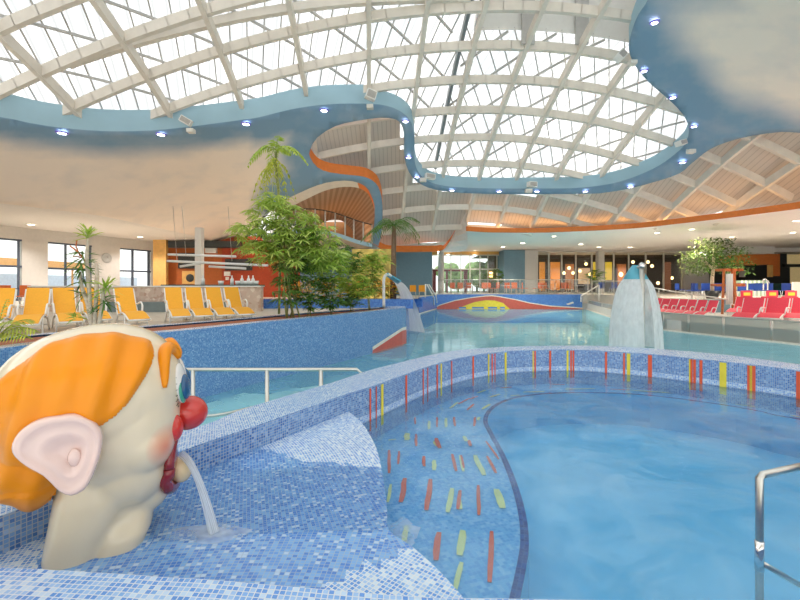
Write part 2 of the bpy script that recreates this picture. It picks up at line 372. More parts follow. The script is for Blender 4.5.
    def ell(s, c, r, n=16, mi=0, rot=None, sq=1.0, smooth=True):
        c = Vector(c); rot = rot or Matrix.Identity(3); m = n//2
        def sg(v): return math.copysign(abs(v)**sq, v)
        V = []
        for i in range(m+1):
            th = -PI/2+PI*i/m
            V.append([c+rot @ Vector((r[0]*sg(math.cos(th))*sg(math.cos(2*PI*k/n)), r[1]*sg(math.cos(th))*sg(math.sin(2*PI*k/n)), r[2]*sg(math.sin(th)))) for k in range(n)])
        for i in range(m):
            for k in range(n):
                k2 = (k+1) % n
                q = [V[i][k], V[i][k2], V[i+1][k2], V[i+1][k]]
                if i == 0: q = [V[0][0], V[1][k2], V[1][k]]
                elif i == m-1: q = [V[i][k], V[i][k2], V[m][0]]
                s.face(q, mi=mi, smooth=smooth)
    def mesh(s, name, mats, weld=1e-4, fix=True):
        if weld: bmesh.ops.remove_doubles(s.bm, verts=s.bm.verts, dist=weld)
        if fix: bmesh.ops.recalc_face_normals(s.bm, faces=s.bm.faces)
        me = bpy.data.meshes.new(name); s.bm.to_mesh(me); s.bm.free()
        for m in (mats if isinstance(mats, (list, tuple)) else [mats]): me.materials.append(m)
        return me
    def build(s, name, mats, parent=None, label=None, cat=None, group=None, kind=None, origin=None, weld=1e-4, fix=True):
        if origin is not None:
            bmesh.ops.translate(s.bm, verts=s.bm.verts, vec=-Vector(origin))
        o = bpy.data.objects.new(name, s.mesh(name, mats, weld, fix)); C.objects.link(o)
        if origin is not None: o.location = origin
        if parent: o.parent = parent
        return tag(o, label, cat, group, kind)
def tag(o, label=None, cat=None, group=None, kind=None):
    if label: o['label'] = label
    if cat: o['category'] = cat
    if group: o['group'] = group
    if kind: o['kind'] = kind
    return o
def thing(name, label, cat, loc=(0, 0, 0), rz=0, group=None):
    o = bpy.data.objects.new(name, None); C.objects.link(o); o.empty_display_size = .1
    o.location = loc; o.rotation_euler = (0, 0, rz)
    return tag(o, label, cat, group)
def struct(name, mb, mats, parent=None, fix=True, weld=1e-4):
    return mb.build(name, mats, parent, kind='structure' if parent is None else None, fix=fix, weld=weld)
KIDS = {}
def dup(root, loc, rz=0, label=None, scale=1):
    r = root.copy(); C.objects.link(r); r.location = loc; r.rotation_euler = (0, 0, rz); r.scale = (scale,)*3
    if label: r['label'] = label
    if root not in KIDS: KIDS[root] = [(c, list(c.children)) for c in root.children]
    for ch, gs in KIDS[root]:
        c = ch.copy(); C.objects.link(c); c.parent = r
        for g in gs:
            d = g.copy(); C.objects.link(d); d.parent = c
    return r
def smooth_path(P, n=4, closed=False):
    P = [Vector(p) for p in P]; out = []; N = len(P)
    rng = range(N) if closed else range(N-1)
    for i in rng:
        if closed: a, b, c, d = P[i-1], P[i], P[(i+1) % N], P[(i+2) % N]
        else: a, b, c, d = P[max(i-1, 0)], P[i], P[i+1], P[min(i+2, N-1)]
        for k in range(n):
            t = k/n
            out.append(.5*((2*b)+(c-a)*t+(2*a-5*b+4*c-d)*t*t+(3*b-a-3*c+d)*t**3))
    if not closed: out.append(P[-1])
    return out
def offset(P, d):
    out = []
    for i, p in enumerate(P):
        t = (P[min(i+1, len(P)-1)]-P[max(i-1, 0)]); t = Vector((t[0], t[1])).normalized()
        out.append(Vector((p[0]-t.y*d, p[1]+t.x*d, p[2] if len(p) > 2 else 0)))
    return out
def setz(P, z): return [Vector((p[0], p[1], z)) for p in P]

# ---------------------------------------------------------------- camera, world
cam = bpy.data.cameras.new('camera'); co = bpy.data.objects.new('camera', cam); C.objects.link(co)
co.location = (0, 0, E); co.rotation_euler = (PI/2, 0, 0); cam.sensor_width = 36; cam.lens = F/800*36; cam.shift_y = -15/800
cam.clip_start = .05; cam.clip_end = 500; SC.camera = co
w = bpy.data.worlds.new('world'); SC.world = w; w.use_nodes = True
nt = w.node_tree; bg = nt.nodes['Background']
tc = nt.nodes.new('ShaderNodeTexCoord'); sp = nt.nodes.new('ShaderNodeSeparateXYZ'); cr = nt.nodes.new('ShaderNodeValToRGB')
nt.links.new(tc.outputs['Generated'], sp.inputs[0]); nt.links.new(sp.outputs[2], cr.inputs['Fac'])
cr.color_ramp.elements[0].color = (1, .96, .91, 1); cr.color_ramp.elements[1].color = (.97, .96, .94, 1)
nt.links.new(cr.outputs[0], bg.inputs['Color'])
bg.inputs['Strength'].default_value = 1.4
vs = SC.view_settings; vs.view_transform = 'Standard'; vs.look = 'None'; vs.gamma = 1; vs.use_curve_mapping = False; vs.exposure = .6
# ================================================================ SETTING
ZT, ZP, ZW = 1.0, .833, .667
# ---- ring wall of the raised basin
inner_px = [(-60, 541), (0, 516), (100, 481), (195, 446), (249, 428), (304, 409), (348, 393.5), (370, 387), (406, 374), (439, 363), (472, 355.5), (505, 351.5), (534, 350), (571, 349.5), (606, 351), (650, 354), (695, 358.5), (752, 364.5), (800, 370.4), (850, 378)]
outer_px = [(-60, 502), (0, 487), (120, 450), (207, 424), (235, 412), (276, 399), (317, 387), (340, 380), (370, 370), (406, 361), (439, 353.2), (472, 348.8), (520, 346.4), (580, 345.6), (635, 347.2), (710, 353.2), (760, 359), (800, 364.5), (850, 371)]
IN = smooth_path([onz(x, y, ZT) for x, y in inner_px], 4)
OUTR = smooth_path([onz(x, y, ZT) for x, y in outer_px], 4)
tail_in = [Vector(p) for p in ((5.9, 4.0, ZT), (6.2, 3.0, ZT), (5.9, 2.0, ZT), (5.0, 1.45, ZT))]
tail_out = [Vector(p) for p in ((6.3, 4.2, ZT), (6.65, 3.0, ZT), (6.3, 1.7, ZT), (5.2, .9, ZT))]
INF = IN + tail_in; OUTF = OUTR + tail_out
# densify the outer to the same count by arc fraction
def resample(P, n):
    L = [0]
    for i in range(1, len(P)): L.append(L[-1]+(P[i]-P[i-1]).length)
    out = []; j = 0
    for k in range(n):
        t = L[-1]*k/(n-1)
        while j < len(L)-2 and L[j+1] < t: j += 1
        out.append(P[j].lerp(P[j+1], (t-L[j])/max(1e-9, L[j+1]-L[j])))
    return out
NI = 150
A = resample(INF, NI); B = resample(OUTF, NI)
mb = MB()
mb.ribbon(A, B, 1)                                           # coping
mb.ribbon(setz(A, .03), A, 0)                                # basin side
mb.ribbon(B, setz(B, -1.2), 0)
A2 = offset(A, -.002); mb.ribbon(setz(A2, ZW+.012), setz(A2, ZW+.075), 4)
# bright stripes inlaid in the basin side
def plan_at_px(P, px):
    for i in range(len(P)-1):
        x0 = P[i].x/P[i].y*F+400; x1 = P[i+1].x/P[i+1].y*F+400
        if x0 <= px <= x1: return P[i].lerp(P[i+1], (px-x0)/(x1-x0)), (P[i+1]-P[i]).normalized()
    return None
for px, wpx, c in [(370, 1.6, 2), (376, 1, 2), (382, 2.4, 3), (406, 2, 2), (423, 1.3, 2), (427.5, 1, 2), (437, 1.6, 2), (441, 1.6, 3), (451.5, 1.3, 2), (473, 2, 2), (488.5, 1.6, 3), (492, 1.4, 2), (494.8, 1.2, 2), (505.5, 2.4, 3), (533, 1.3, 3), (535, 1.6, 2), (550, 2.2, 2), (567.5, 2, 3), (571, 1.6, 2), (573.4, 1.6, 2), (606, 1.8, 2), (624, 1.5, 2), (628.6, 2.6, 3), (650, 2.8, 2), (690, 1.2, 3), (691.5, 1.4, 2), (694.6, 1.6, 2), (701, 1.8, 2), (723, 4, 3), (749.5, 2.4, 2), (751.6, 2, 3), (753.6, 2, 2), (799, 2, 2)]:
    q = plan_at_px(A, px)
    if not q: continue
    p, t = q; n = Vector((t.y, -t.x, 0)); hw = wpx/F*p.y/2/max(.35, abs(t.x)); hw = max(hw, .006)
    b = [p+n*.004+t*s*hw+Vector((0, 0, z-ZT)) for s, z in ((-1, ZW-.1), (1, ZW-.1), (1, ZT-.015), (-1, ZT-.015))]
    if c == 2 and wpx > 1.9:
        mb.face([b[0], b[1], b[2], b[3]], mi=2)
    else: mb.face(b, mi=c)
# front ledge, closing the ring below the camera
led_px = [(-90, 562), (-30, 566), (38, 569), (138, 575), (160, 577), (200, 579), (228, 581), (260, 584), (320, 589), (390, 595), (440, 598), (500, 598.5), (600, 600), (700, 602)]
LED = [onz(x, y, ZT) for x, y in led_px]+[Vector((2.6, 1.30, ZT)), Vector((5.2, 1.30, ZT))]
LF = [Vector((p.x, .75, ZT)) for p in LED]
mb.ribbon(LED, LF, 1)
mb.ribbon(setz(LED, .03), LED, 0)
struct('wall_pool_ring', mb, [M['tile_wall'], M['tile_top'], M['t_red'], M['t_yel'], M['tile_dry']])

# ---- tiled slide platform the head stands on
plat_px = [(348, 411), (358, 419), (367, 430), (377, 450), (383, 477), (387, 510), (389, 530), (410, 545), (430, 562), (447, 579), (463, 597)]
PE = smooth_path([onz(x, y, ZP) for x, y in plat_px], 3)
mb = MB()
ipt = [p for p in IN if p.x < PE[0].x-.01]
wallp = [Vector((p.x, p.y, ZP)) for p in ipt]
lp = [Vector((p.x, p.y-.02, ZP)) for p in LED if p.x < PE[-1].x]
mid0 = onz(389, 530, ZP); 
# three zones: dry fan at the wall, wet chute, dry corner
fanL = onz(235, 440, ZP); fanM = onz(300, 461, ZP); fanR = onz(381, 466, ZP)
def cdt_zone(test, mi, rotf, z):
    pass
poly = wallp + [Vector((p.x, p.y, ZP)) for p in PE] + lp[::-1]
P2 = [Vector((p.x, p.y)) for p in poly]; n = len(P2)
# interior grid points let the zones and their tile courses be cut cleanly
def inpoly(p, Q):
    c = False; j = len(Q)-1
    for i in range(len(Q)):
        if (Q[i][1] > p[1]) != (Q[j][1] > p[1]) and p[0] < (Q[j][0]-Q[i][0])*(p[1]-Q[i][1])/(Q[j][1]-Q[i][1])+Q[i][0]: c = not c
        j = i
    return c
l1 = [onz(150, 478, ZP), onz(240, 441, ZP), onz(300, 460, ZP), onz(384, 468, ZP)]
l2 = [onz(60, 563, ZP), onz(160, 541, ZP), onz(250, 534, ZP), onz(330, 532, ZP), onz(389, 529, ZP)]
l3 = [onz(412, 547, ZP), onz(382, 560, ZP), onz(340, 580, ZP), onz(318, 592, ZP)]
extra = [Vector((x*.07-2.6, y*.07+1.3)) for x in range(40) for y in range(36)]
extra = [p for p in extra if inpoly(p, P2)]
def yline(L, x):
    for i in range(len(L)-1):
        a, b = sorted((L[i], L[i+1]), key=lambda v: v.x)
        if a.x <= x <= b.x: return a.y+(b.y-a.y)*(x-a.x)/max(1e-6, b.x-a.x)
    return None
r = delaunay_2d_cdt(P2+extra, [(i, (i+1) % n) for i in range(n)], [], 1, 1e-5)
def zone(p):
    y = yline(l1, p.x)
    if y is not None and p.y > y: return 0
    y3 = yline(l3, p.x)
    if (y3 is not None and p.y < y3) or p.x > l3[0].x-.01 and p.y < l3[0].y+.05: return 3
    y = yline(l2, p.x)
    if y is not None and p.y < y: return 2
    if p.x < l1[0].x and p.y < 2.0-.25*(p.x+1.6) and p.x < -1.25: return 4
    return 1
def zp(p):
    y2 = yline(l2, p.x); z = ZP
    y1 = yline(l1, p.x)
    return z
for f in r[2]:
    cc = sum((r[0][i] for i in f), Vector((0, 0)))/3
    zz = zone(cc); q = [Vector((r[0][i].x, r[0][i].y, ZP)) for i in f]
    if (q[1]-q[0]).cross(q[2]-q[0]).z < 0: q = q[::-1]
    if zz == 2:
        ce = Vector((-.55, -.9)); uvs = []
        for p in q:
            d = Vector((p.x, p.y))-ce; uvs.append((math.atan2(d.x, d.y)*2.3, d.length))
    elif zz == 0:
        ce = Vector((-2.5, 2.0)); uvs = []
        for p in q:
            d = Vector((p.x, p.y))-ce; uvs.append((d.length, math.atan2(d.y, d.x)*2.0))
    else:
        a = {1: .35, 3: -.6, 4: .35}[zz]; uvs = [(p.x*math.cos(a)+p.y*math.sin(a), -p.x*math.sin(a)+p.y*math.cos(a)) for p in q]
    mb.face(q, uvs, 0 if zz in (1, 2) else 1)
mb.ribbon([Vector(p) for p in PE], setz(PE, .03), 0)
struct('floor_slide_platform', mb, [M['tile_wet'], M['tile_dry']])

# ---- basin floor: shallow bench with dashes of coloured tile, then the deep part
ZB = .47
bench_px = [(800, 420), (760, 412), (720, 405), (650, 396), (600, 393.3), (550, 394), (515, 398.5), (495, 407.5), (487.5, 420), (492.5, 432.5), (505, 455), (517.5, 485), (526, 515), (529, 545), (525, 575), (520, 600), (512, 640)]
BE = smooth_path([Vector((6.0, 3.5, ZB)), ]+[onz(x, y, ZB) for x, y in bench_px], 3)
BE = [p for p in BE]
endp = BE[-1]
mb = MB()
ringpoly = [p for p in IN if p.x > PE[0].x-.3] + tail_in
bench_poly = [Vector((p.x, p.y)) for p in ringpoly if p.y > 3.5 or p.x < 5] 
cut = [p for p in ringpoly if not (p.x > 4.5 and p.y < 3.6)]
bp = [Vector((p.x, p.y)) for p in cut] + [Vector((6.05, 3.5))] + [Vector((p.x, p.y)) for p in BE] + [Vector((endp.x, 1.2)), Vector((-1.2, 1.2)), Vector((-1.6, 2.2))]
mb.poly(bp, ZB, 0, .3)
mb.ribbon(BE, setz(BE, .035), 5)
E2 = offset(BE, -.05); mb.ribbon([p+Vector((0, 0, .004)) for p in BE], [p+Vector((0, 0, .004)) for p in E2], 1)
dn = [0]
def dash(x0, y0, x1, y1, w, c):
    dn[0] += 1; zd_ = ZB+.006+.0008*(dn[0] % 5)
    a, b = onz(x0, y0, zd_), onz(x1, y1, zd_); d = (b-a); d.z = 0
    if d.length < .02: d = Vector((0, .04, 0)); b = a+d
    n_ = Vector((-d.y, d.x, 0)).normalized(); hw = w/2; pts = []
    k = 4; L_, R_ = [], []
    for i in range(k+1):
        t = i/k; p = a.lerp(b, t); q = hw*(1 if 0 < i < k else .7)
        s = random.uniform(-.2, .2)*hw
        L_.append(p+n_*(q+s)); R_.append(p-n_*(q-s))
    for i in range(k):
        mb.face([L_[i], L_[i+1], R_[i+1], R_[i]], mi=c)
for v in [(389, 473, 389, 450, 3, 2), (398, 464, 399, 451, 2.2, 2), (415, 424, 415, 417, 2, 2), (388, 440, 396, 439, 2, 4), (407, 440, 407, 433, 6, 4), (416, 446, 416, 434, 2.5, 2), (429, 429, 429, 421, 3, 4), (437, 427, 437, 417, 2, 2), (446, 427, 446, 418, 3, 4), (455, 426, 454, 417, 2.5, 2), (450, 408, 458, 402, 2.5, 4), (458, 404, 470, 398, 2.5, 2), (477, 393, 486, 390, 2.5, 4), (490, 397, 500, 394, 2.5, 4), (467, 410, 474, 404, 2.5, 2), (482, 409, 490, 404, 3, 4), (474, 426, 475, 417, 2.5, 2), (478, 420, 479, 417, 3, 4), (440, 448, 436, 438, 4, 2), (437, 446, 434, 441, 3, 4), (466, 441, 464, 436, 4, 4), (470, 446, 469, 440, 3, 2), (499, 459, 486, 441, 2, 2), (424, 466, 424, 456, 3, 2), (434, 470, 434, 460, 4, 4), (456, 471, 452, 454, 3, 2), (463, 471, 460, 455, 3, 4), (464, 468, 461, 455, 2.2, 2), (484, 475, 475, 455, 5, 4), (496, 473, 487, 456, 3, 2), (401, 502, 405, 478, 5, 2), (426, 510, 431, 479, 5, 2), (448, 512, 452, 488, 5, 4), (458, 509, 460, 490, 3.5, 2), (461, 509, 459, 498, 4, 4), (479, 515, 478, 485, 3.5, 2), (502, 508, 497, 489, 7, 4), (436, 560, 439, 532, 6, 2), (459, 555, 463, 530, 7, 4), (490, 582, 492, 531, 5, 2), (455, 589, 462, 562, 5, 4), (403, 545, 407, 525, 5, 4), (388, 502, 391, 484, 3, 4), (495, 382, 520, 381.3, 3, 4), (523, 392, 545, 391.5, 2.5, 4), (565, 389, 595, 388.4, 2.5, 4), (600, 381.6, 625, 381.6, 2.5, 4), (550, 384, 565, 384.6, 2.5, 2), (630, 390, 680, 393.5, 2.5, 4), (610, 389, 630, 390, 2.5, 2), (695, 395, 710, 396, 2.5, 4), (735, 404, 780, 409.5, 3, 4), (655, 386, 675, 388, 2, 2), (790, 415, 800, 417, 3, 4), (500, 388, 512, 387, 2.5, 2), (470, 399, 478, 396, 2, 2), (640, 383, 655, 384, 2, 4), (510, 396, 520, 395, 2, 4)]:
    c = v[5]; Y = onz(v[0], v[1], ZB).y
    dash(v[0], v[1], v[2], v[3], min(.16, v[4]*Y/F*(1.15 if Y < 4 else 1)), c)
struct('floor_basin_bench', mb, [M['tile_bench'], M['navy'], M['t_red'], M['t_yel'], M['t_pyel'], M['deep']])
mb = MB(); mb.poly([(p.x, p.y) for p in ringpoly]+[(4.2, 1.2), (-1.2, 1.2)], .035)
struct('floor_basin_deep', mb, M['deep'])
mb = MB()
mb.poly([(p.x, p.y) for p in ringpoly]+[(4.9, 1.31), (1, 1.31), (p_ := PE[-1]).to_2d()]+[p.to_2d() for p in PE[::-1]], ZW)
mb.build('basin_water', M['water_up'], label='clear blue water filling the raised basin in the foreground', cat='water', kind='stuff')
# thin film running over the platform
fp = [onz(x, y, ZP+.006) for x, y in [(165, 500), (220, 462), (262, 470), (310, 466), (379, 470), (385, 500), (387, 528), (330, 531), (250, 534), (160, 541), (150, 520)]]
mb = MB(); mb.poly([(p.x, p.y) for p in smooth_path(fp, 4, True)], ZP+.006)
mb.build('water_film', M['film'], label='thin sheet of water running over the blue tiled platform', cat='water', kind='stuff')

# ---- main pool
right_px = [(586, 309.5), (600, 314.5), (615, 319.5), (637, 325), (662, 330.5), (690, 333.8), (722, 337.3), (770, 342.5), (800, 346)]
RP = smooth_path([onz(x, y, 0) for x, y in right_px]+[Vector((13.6, 11.5, 0)), Vector((14.6, 8, 0)), Vector((14.6, -2, 0))], 4)
ZPL = 1.23
pf_px = [(-60, 359), (0, 348.5), (60, 341.5), (120, 335.8), (177, 331), (260, 322.5), (300, 318.7), (360, 312.6), (390, 309.3), (402, 308)]
PF = [onz(x, y, ZPL) for x, y in pf_px]
pb_px = [(384, 306.6), (360, 308.8), (300, 313), (235, 318.5), (167, 324), (100, 329), (40, 333.5), (0, 337), (-60, 343)]
PB = [onz(x, y, ZPL) for x, y in pb_px]
tip = [onz(406, 307.3, ZPL), onz(405, 306.4, ZPL), onz(397, 306, ZPL)]
PF = smooth_path([Vector((-7.2, 2.0, ZPL))]+PF, 3); PB = smooth_path(PB+[Vector((-9, 2.2, ZPL))], 3)
left_back = [Vector((.35, 17.5, 0)), Vector((.8, 22, 0)), Vector((1.32, 29, 0)), Vector((3.08, 35, 0))]
mb = MB()
wat = [(-12, -2)] + [(-12, 9), (-6, 16), (-2, 18), (.2, 18)] + [(p.x, p.y) for p in left_back] + [(RP[0].x, 35)] + [(p.x, p.y) for p in RP]
# the water sheet is cut around the raised basin
mb.poly(wat, 0)
mb.build('main_pool_water', M['water_main'], label='turquoise water of the large main pool beyond the ring wall', cat='water', kind='stuff')
mb = MB(); mb.poly([(-14, -3), (-14, 20), (0, 36), (18, 36), (18, -3)], -1.15, 0)
struct('floor_main_pool', mb, [M['turq']])
mb = MB()
mb.prism([(-8.5, 2.5), (-7.6, 4.5), (-5, 6.4), (-3.0, 8.8), (-.6, 10.6), (.2, 8.6), (-.4, 6.9), (-1.2, 5.2), (-3, 2.5)], -1.15, -.30, 0)
mb.prism([(-8.5, 2.5), (-7.6, 4.5), (-5, 6.4), (-3.3, 8.3), (-1.4, 7.9), (-1.3, 5.8), (-3, 2.5)], -.30, -.12, 0)
struct('floor_pool_steps', mb, [M['turq_pale']])
# pool wall at the far end with its mosaic picture
ZD = 1.22
BW_ = [Vector((3.08, 35, 0)), Vector((RP[0].x, 35, 0))]
def wallpix(px, py): return at(px, py, 34.985)
mb = MB()
def wl(P, z0, z1, mi=0, b=mb): b.ribbon(setz(P, z0), setz(P, z1), mi)
wl(BW_, -1.2, ZD); 
LB = [Vector((0.2, 15.6, 0)), Vector((.35, 17.5, 0)), Vector((.8, 22, 0)), Vector((1.32, 29, 0)), Vector((3.08, 35, 0))]
wl(LB, -1.2, 1.15)
redp = [(432, 309), (440, 305.5), (455, 301), (470, 298.3), (485, 296.5), (492, 296.2), (500, 297.2), (515, 300), (530, 303.5), (550, 306.5), (575, 308), (588, 309.2)]
yelp = [(457, 309.1), (465, 305.5), (475, 302), (486, 300.2), (495, 300.6), (503, 303), (510, 309.1)]
def flat(pxs, y0, mi, up=0):
    for i in range(len(pxs)-1):
        a, b = pxs[i], pxs[i+1]
        mb.face([at(a[0], y0, Yc), at(b[0], y0, Yc), at(b[0], b[1]-up, Yc), at(a[0], a[1]-up, Yc)], mi=mi)
Yc = 34.985; flat(redp, 309.3, 3, 1.0)
Yc = 34.975; flat(redp, 309.3, 2)
Yc = 34.965; flat(yelp, 309.3, 1)
Yc = 34.96
for x0, x1 in ((459, 466), (472, 484), (488, 497), (500, 505)):
    mb.face([at(x0, 308.6, Yc), at(x1, 308.6, Yc), at(x1, 307, Yc), at(x0, 307, Yc)], mi=0)
Yc = 34.97
mb.face([at(566, 304, Yc), at(573, 301.6, Yc), at(574, 303.2, Yc), at(568, 305, Yc)], mi=3)
struct('wall_pool_end', mb, [M['tile_far'], M['t_yel'], M['t_mred'], M['t_white']])
# rim line at the pool edge on the left
mb = MB(); mb.tube([(0.9, 18.5, .02), (1.34, 28.8, .03), (3.0, 34.8, .03)], .05, 6)
struct('trim_pool_edge', mb, M['t_white'])

# ---- decks
mb = MB()
mb.prism([(-30, -2), (-9, -2), ]+[(p.x, p.y) for p in PB[::-1]]+[(0.1, 16.2), (.3, 17.5), (.75, 22), (1.27, 29), (2.9, 35), (2.9, 46), (-30, 46)], .6, 1.1)
struct('floor_left_deck', mb, M['deck'])
mb = MB(); mb.prism([(2.9, 35.06), (16.2, 35.06), (16.4, 31), (16.4, 23), (50, 23), (50, 46), (2.9, 46)], -1.2, ZD-.005)
struct('floor_back_deck', mb, M['deck2'])
mb = MB()
mb.prism([(p.x+.12, p.y) for p in RP]+[(50, -2), (50, 23), (17, 23.0), (16.2, 35.05), (RP[0].x+.1, 35.05)], -1.2, .5)
struct('floor_right_deck', mb, M['deck2'])
mb = MB(); mb.box((20, 23.0, .85), (9, .1, .7)); struct('trim_deck_step', mb, M['bluewall'])
mb = MB(); mb.ribbon(setz(RP, -1.2), setz(RP, .0), 2); mb.ribbon(setz(RP, 0), setz(RP, .06), 1); mb.ribbon(setz(RP, .06), setz(offset(RP, .25), .06), 1)
struct('wall_pool_side', mb, [M['tile_far'], M['t_white'], M['turq']])

# ---- left window wall
LW0, LW1 = Vector((-22.0, 23.1)), Vector((-18.8, 31.5)); ld = (LW1-LW0).normalized()
def lw(px):                                                  # point of the wall line seen in column px
    k = (px-400)/F
    t = (k*LW0.y-LW0.x)/(ld.x-k*ld.y); return LW0+ld*t
ZS = 5.3
mb = MB()
def wpanel(b, x0, x1, z0, z1, mi=0, th=.35):
    a, c = lw(x0), lw(x1); nrm = Vector((-ld.y, ld.x))
    q = [(a.x, a.y), (c.x, c.y), (c.x+nrm.x*th, c.y+nrm.y*th), (a.x+nrm.x*th, a.y+nrm.y*th)]
    b.prism(q, z0, z1, mi)
for x0, x1 in ((22, 48), (92, 120), (-120, -60)): wpanel(mb, x0, x1, 1.1, ZS)
wpanel(mb, -120, 152, 4.6, ZS)
wpanel(mb, 151, 154, 1.1, ZS)
struct('wall_left', mb, M['pillar'])
for i, (x0, x1, muls, rails, orange) in enumerate([(-60, 22, (-20, 19), (3.05, 1.75), 0), (48, 92, (66, 90), (3.0,), 1), (120, 151, (133, 149), (3.0,), 0)]):
    r_ = MB(); wpanel(r_, x0, x1, 4.5, 4.6, th=.12); wpanel(r_, x0, x1, 1.1, 1.25, th=.12)
    for z in rails: wpanel(r_, x0, x1, z-.06, z+.06, th=.12)
    for m_ in muls: wpanel(r_, m_-.8, m_+.8, 1.1, 4.55, th=.12)
    fr = struct('window_%d' % (i+1), r_, M['winframe'])
    g = MB(); a, c = lw(x0), lw(x1); nrm = Vector((-ld.y, ld.x))*.06
    g.face([Vector((a.x+nrm.x, a.y+nrm.y, 1.2)), Vector((c.x+nrm.x, c.y+nrm.y, 1.2)), Vector((c.x+nrm.x, c.y+nrm.y, 4.55)), Vector((a.x+nrm.x, a.y+nrm.y, 4.55))])
    g.build('window_pane', M['win'], fr)

# ---- flat perimeter soffits
mb = MB()
cre = [at(-60, 197, 15.5), at(0, 203, 16.9), at(50, 209, 18.5), at(100, 215.5, 20.2), at(150, 225, 24), at(200, 236.5, 29), at(240, 245, 34.6)]
SOFL = mb
mb = MB()
OE_px = [(466, 231), (484, 232.2), (502, 232.6), (544, 232.6), (580, 231.2), (610, 229.8), (640, 227.8), (674, 224.2), (722, 218.6), (764, 213.2), (800, 208.5), (850, 200)]
OE = smooth_path([onz(x, y, ZS) for x, y in OE_px]+[Vector((21, 14, ZS)), Vector((22, 6, ZS)), Vector((22, -4, ZS))], 4)
mb.poly([(p.x, p.y) for p in OE]+[(50, -4), (50, 46), (2.6, 46), (2.6, 33), (4.6, 29.2)], ZS)
struct('ceiling_soffit', mb, M['soffit'])
def uplip(name, P, h, m, th=.12, z=None, parent=None):
    b = MB(); Q = offset(P, -th) 
    b.ribbon(P, [p+Vector((0, 0, h)) for p in P]); b.ribbon([p+Vector((0, 0, h)) for p in P], [p+Vector((0, 0, h)) for p in Q])
    b.ribbon([p+Vector((0, 0, h)) for p in Q], Q)
    return struct(name, b, m)
uplip('trim_orange_cove', OE, .28, M['orange'])
# orange edge sweeping down to the gallery
OG = [at(372, 243, 27), at(385, 250.5, 27.5), (at(400, 251.5, 28)), at(420, 251.5, 28.5), at(441, 250.5, 29), at(448, 244, 29), at(455, 231, 28.3), at(464, 212.5, 27.2)]
b = MB(); OGs = smooth_path(OG, 4)
b.ribbon(OGs, [p+Vector((0, .25, .42 if i < 17 else .3)) for i, p in enumerate(OGs)]); b.ribbon([p+Vector((0, .0, 0)) for p in OGs], [p+Vector((0, 1.2, .05)) for p in OGs])
struct('trim_orange_gallery', b, M['orange'])
b = MB(); WS = [at(441, 252, 29), at(449, 246, 28.9), at(457, 232, 28.2), at(465, 213, 27.1)]; WT = [at(445, 252.3, 29), at(466, 250, 29), at(467, 232, 26.5), at(467, 212, 26.9)]
b.ribbon(smooth_path(WS, 3), smooth_path(WT, 3)); struct('ceiling_sweep', b, M['soffit'])

# ---- painted cloud ceiling
lip_px = [(-60, 112), (0, 117), (30, 123), (60, 127.5), (102, 131), (150, 130.5), (195, 126), (240, 120), (260, 117), (290, 109.5), (320, 105), (350, 103.5), (380, 104.5), (398, 110), (410, 120), (414, 135), (414.5, 150), (415, 163), (419, 173), (428, 181), (440, 185), (455, 187), (475, 188), (499, 188.5), (538, 188.5), (575, 188), (600, 185.5), (620, 181.5), (640, 174.5), (659, 165.5), (675, 154), (685, 144), (689, 131), (686, 119), (677, 107), (662, 93.5), (647, 80), (635, 65), (629, 50), (631, 34), (638, 15), (650, -5), (668, -60)]
out_px = [(860, -60), (860, 134), (800, 132.5), (782, 131.6), (752, 135.5), (728, 141.5), (710, 149), (698, 158), (689, 165.5), (680, 173), (659, 180.5), (629, 188.5), (605, 192.5), (590, 193.6), (538, 194), (499, 194), (475, 193.4), (455, 192.3), (435, 189.5), (422.5, 185), (412.5, 177.5), (406, 165), (404, 150), (404, 132), (401, 124), (395, 119), (380, 117.5), (355, 121), (335, 126), (317, 137.5), (310, 150), (310, 157), (317.5, 167.5), (330, 172.5), (350, 175), (365, 177), (375, 182.5), (380, 191), (382.5, 205), (382, 225), (380, 240), (376, 250), (369, 250), (371, 240), (374, 225), (374.5, 207), (371, 195), (365, 186), (352.5, 181), (335, 181), (317.5, 185), (300, 192.5), (285, 200), (272, 210), (255, 228), (235, 246), (200, 237), (150, 226), (100, 215.5), (50, 209), (0, 203), (-60, 197)]
import numpy as np
def dome(x, y):
    dx, dy = x-4, y-6
    return 13.5-.0166*dy*dy-(.0145 if dx < 0 else .02)*dx*dx
def raydome(px, py, lift=.5):
    Y = 3.0; last = None
    while Y < 45:
        p = at(px, py, Y)
        if p.z > dome(p.x, p.y)+lift: return p
        Y += .03
    return at(px, py, 45)
crease = [(235, 246, 34), (200, 238, 29), (150, 226, 24), (100, 215.5, 20.2), (50, 209, 18.5), (0, 203, 16.9), (-60, 197, 15.5)]
ctrl = list(crease)
for x, y in lip_px[::1]: ctrl.append((x, y, raydome(x, y, -.8).y))
for x, y in out_px:
    if y < 212 and not (x < 290 and y > 190) and y > -50 or 365 < x < 385: ctrl.append((x, y, min(27.5, raydome(x, y, -.95).y)))
ctrl += [(272, 212, 26.0), (860, -60, 9), (255, 228, 29)]
cx = np.array([(c[0], c[1]) for c in ctrl], float)/100; cv = np.array([1/c[2] for c in ctrl])
def tps(r2): return np.where(r2 > 1e-12, .5*r2*np.log(np.maximum(r2, 1e-12)), 0)
N_ = len(ctrl); K = tps(((cx[:, None]-cx[None])**2).sum(2))+np.eye(N_)*2e-3
Pm = np.hstack([np.ones((N_, 1)), cx]); Am = np.zeros((N_+3, N_+3)); Am[:N_, :N_] = K; Am[:N_, N_:] = Pm; Am[N_:, :N_] = Pm.T
W_ = np.linalg.solve(Am, np.concatenate([cv, np.zeros(3)]))
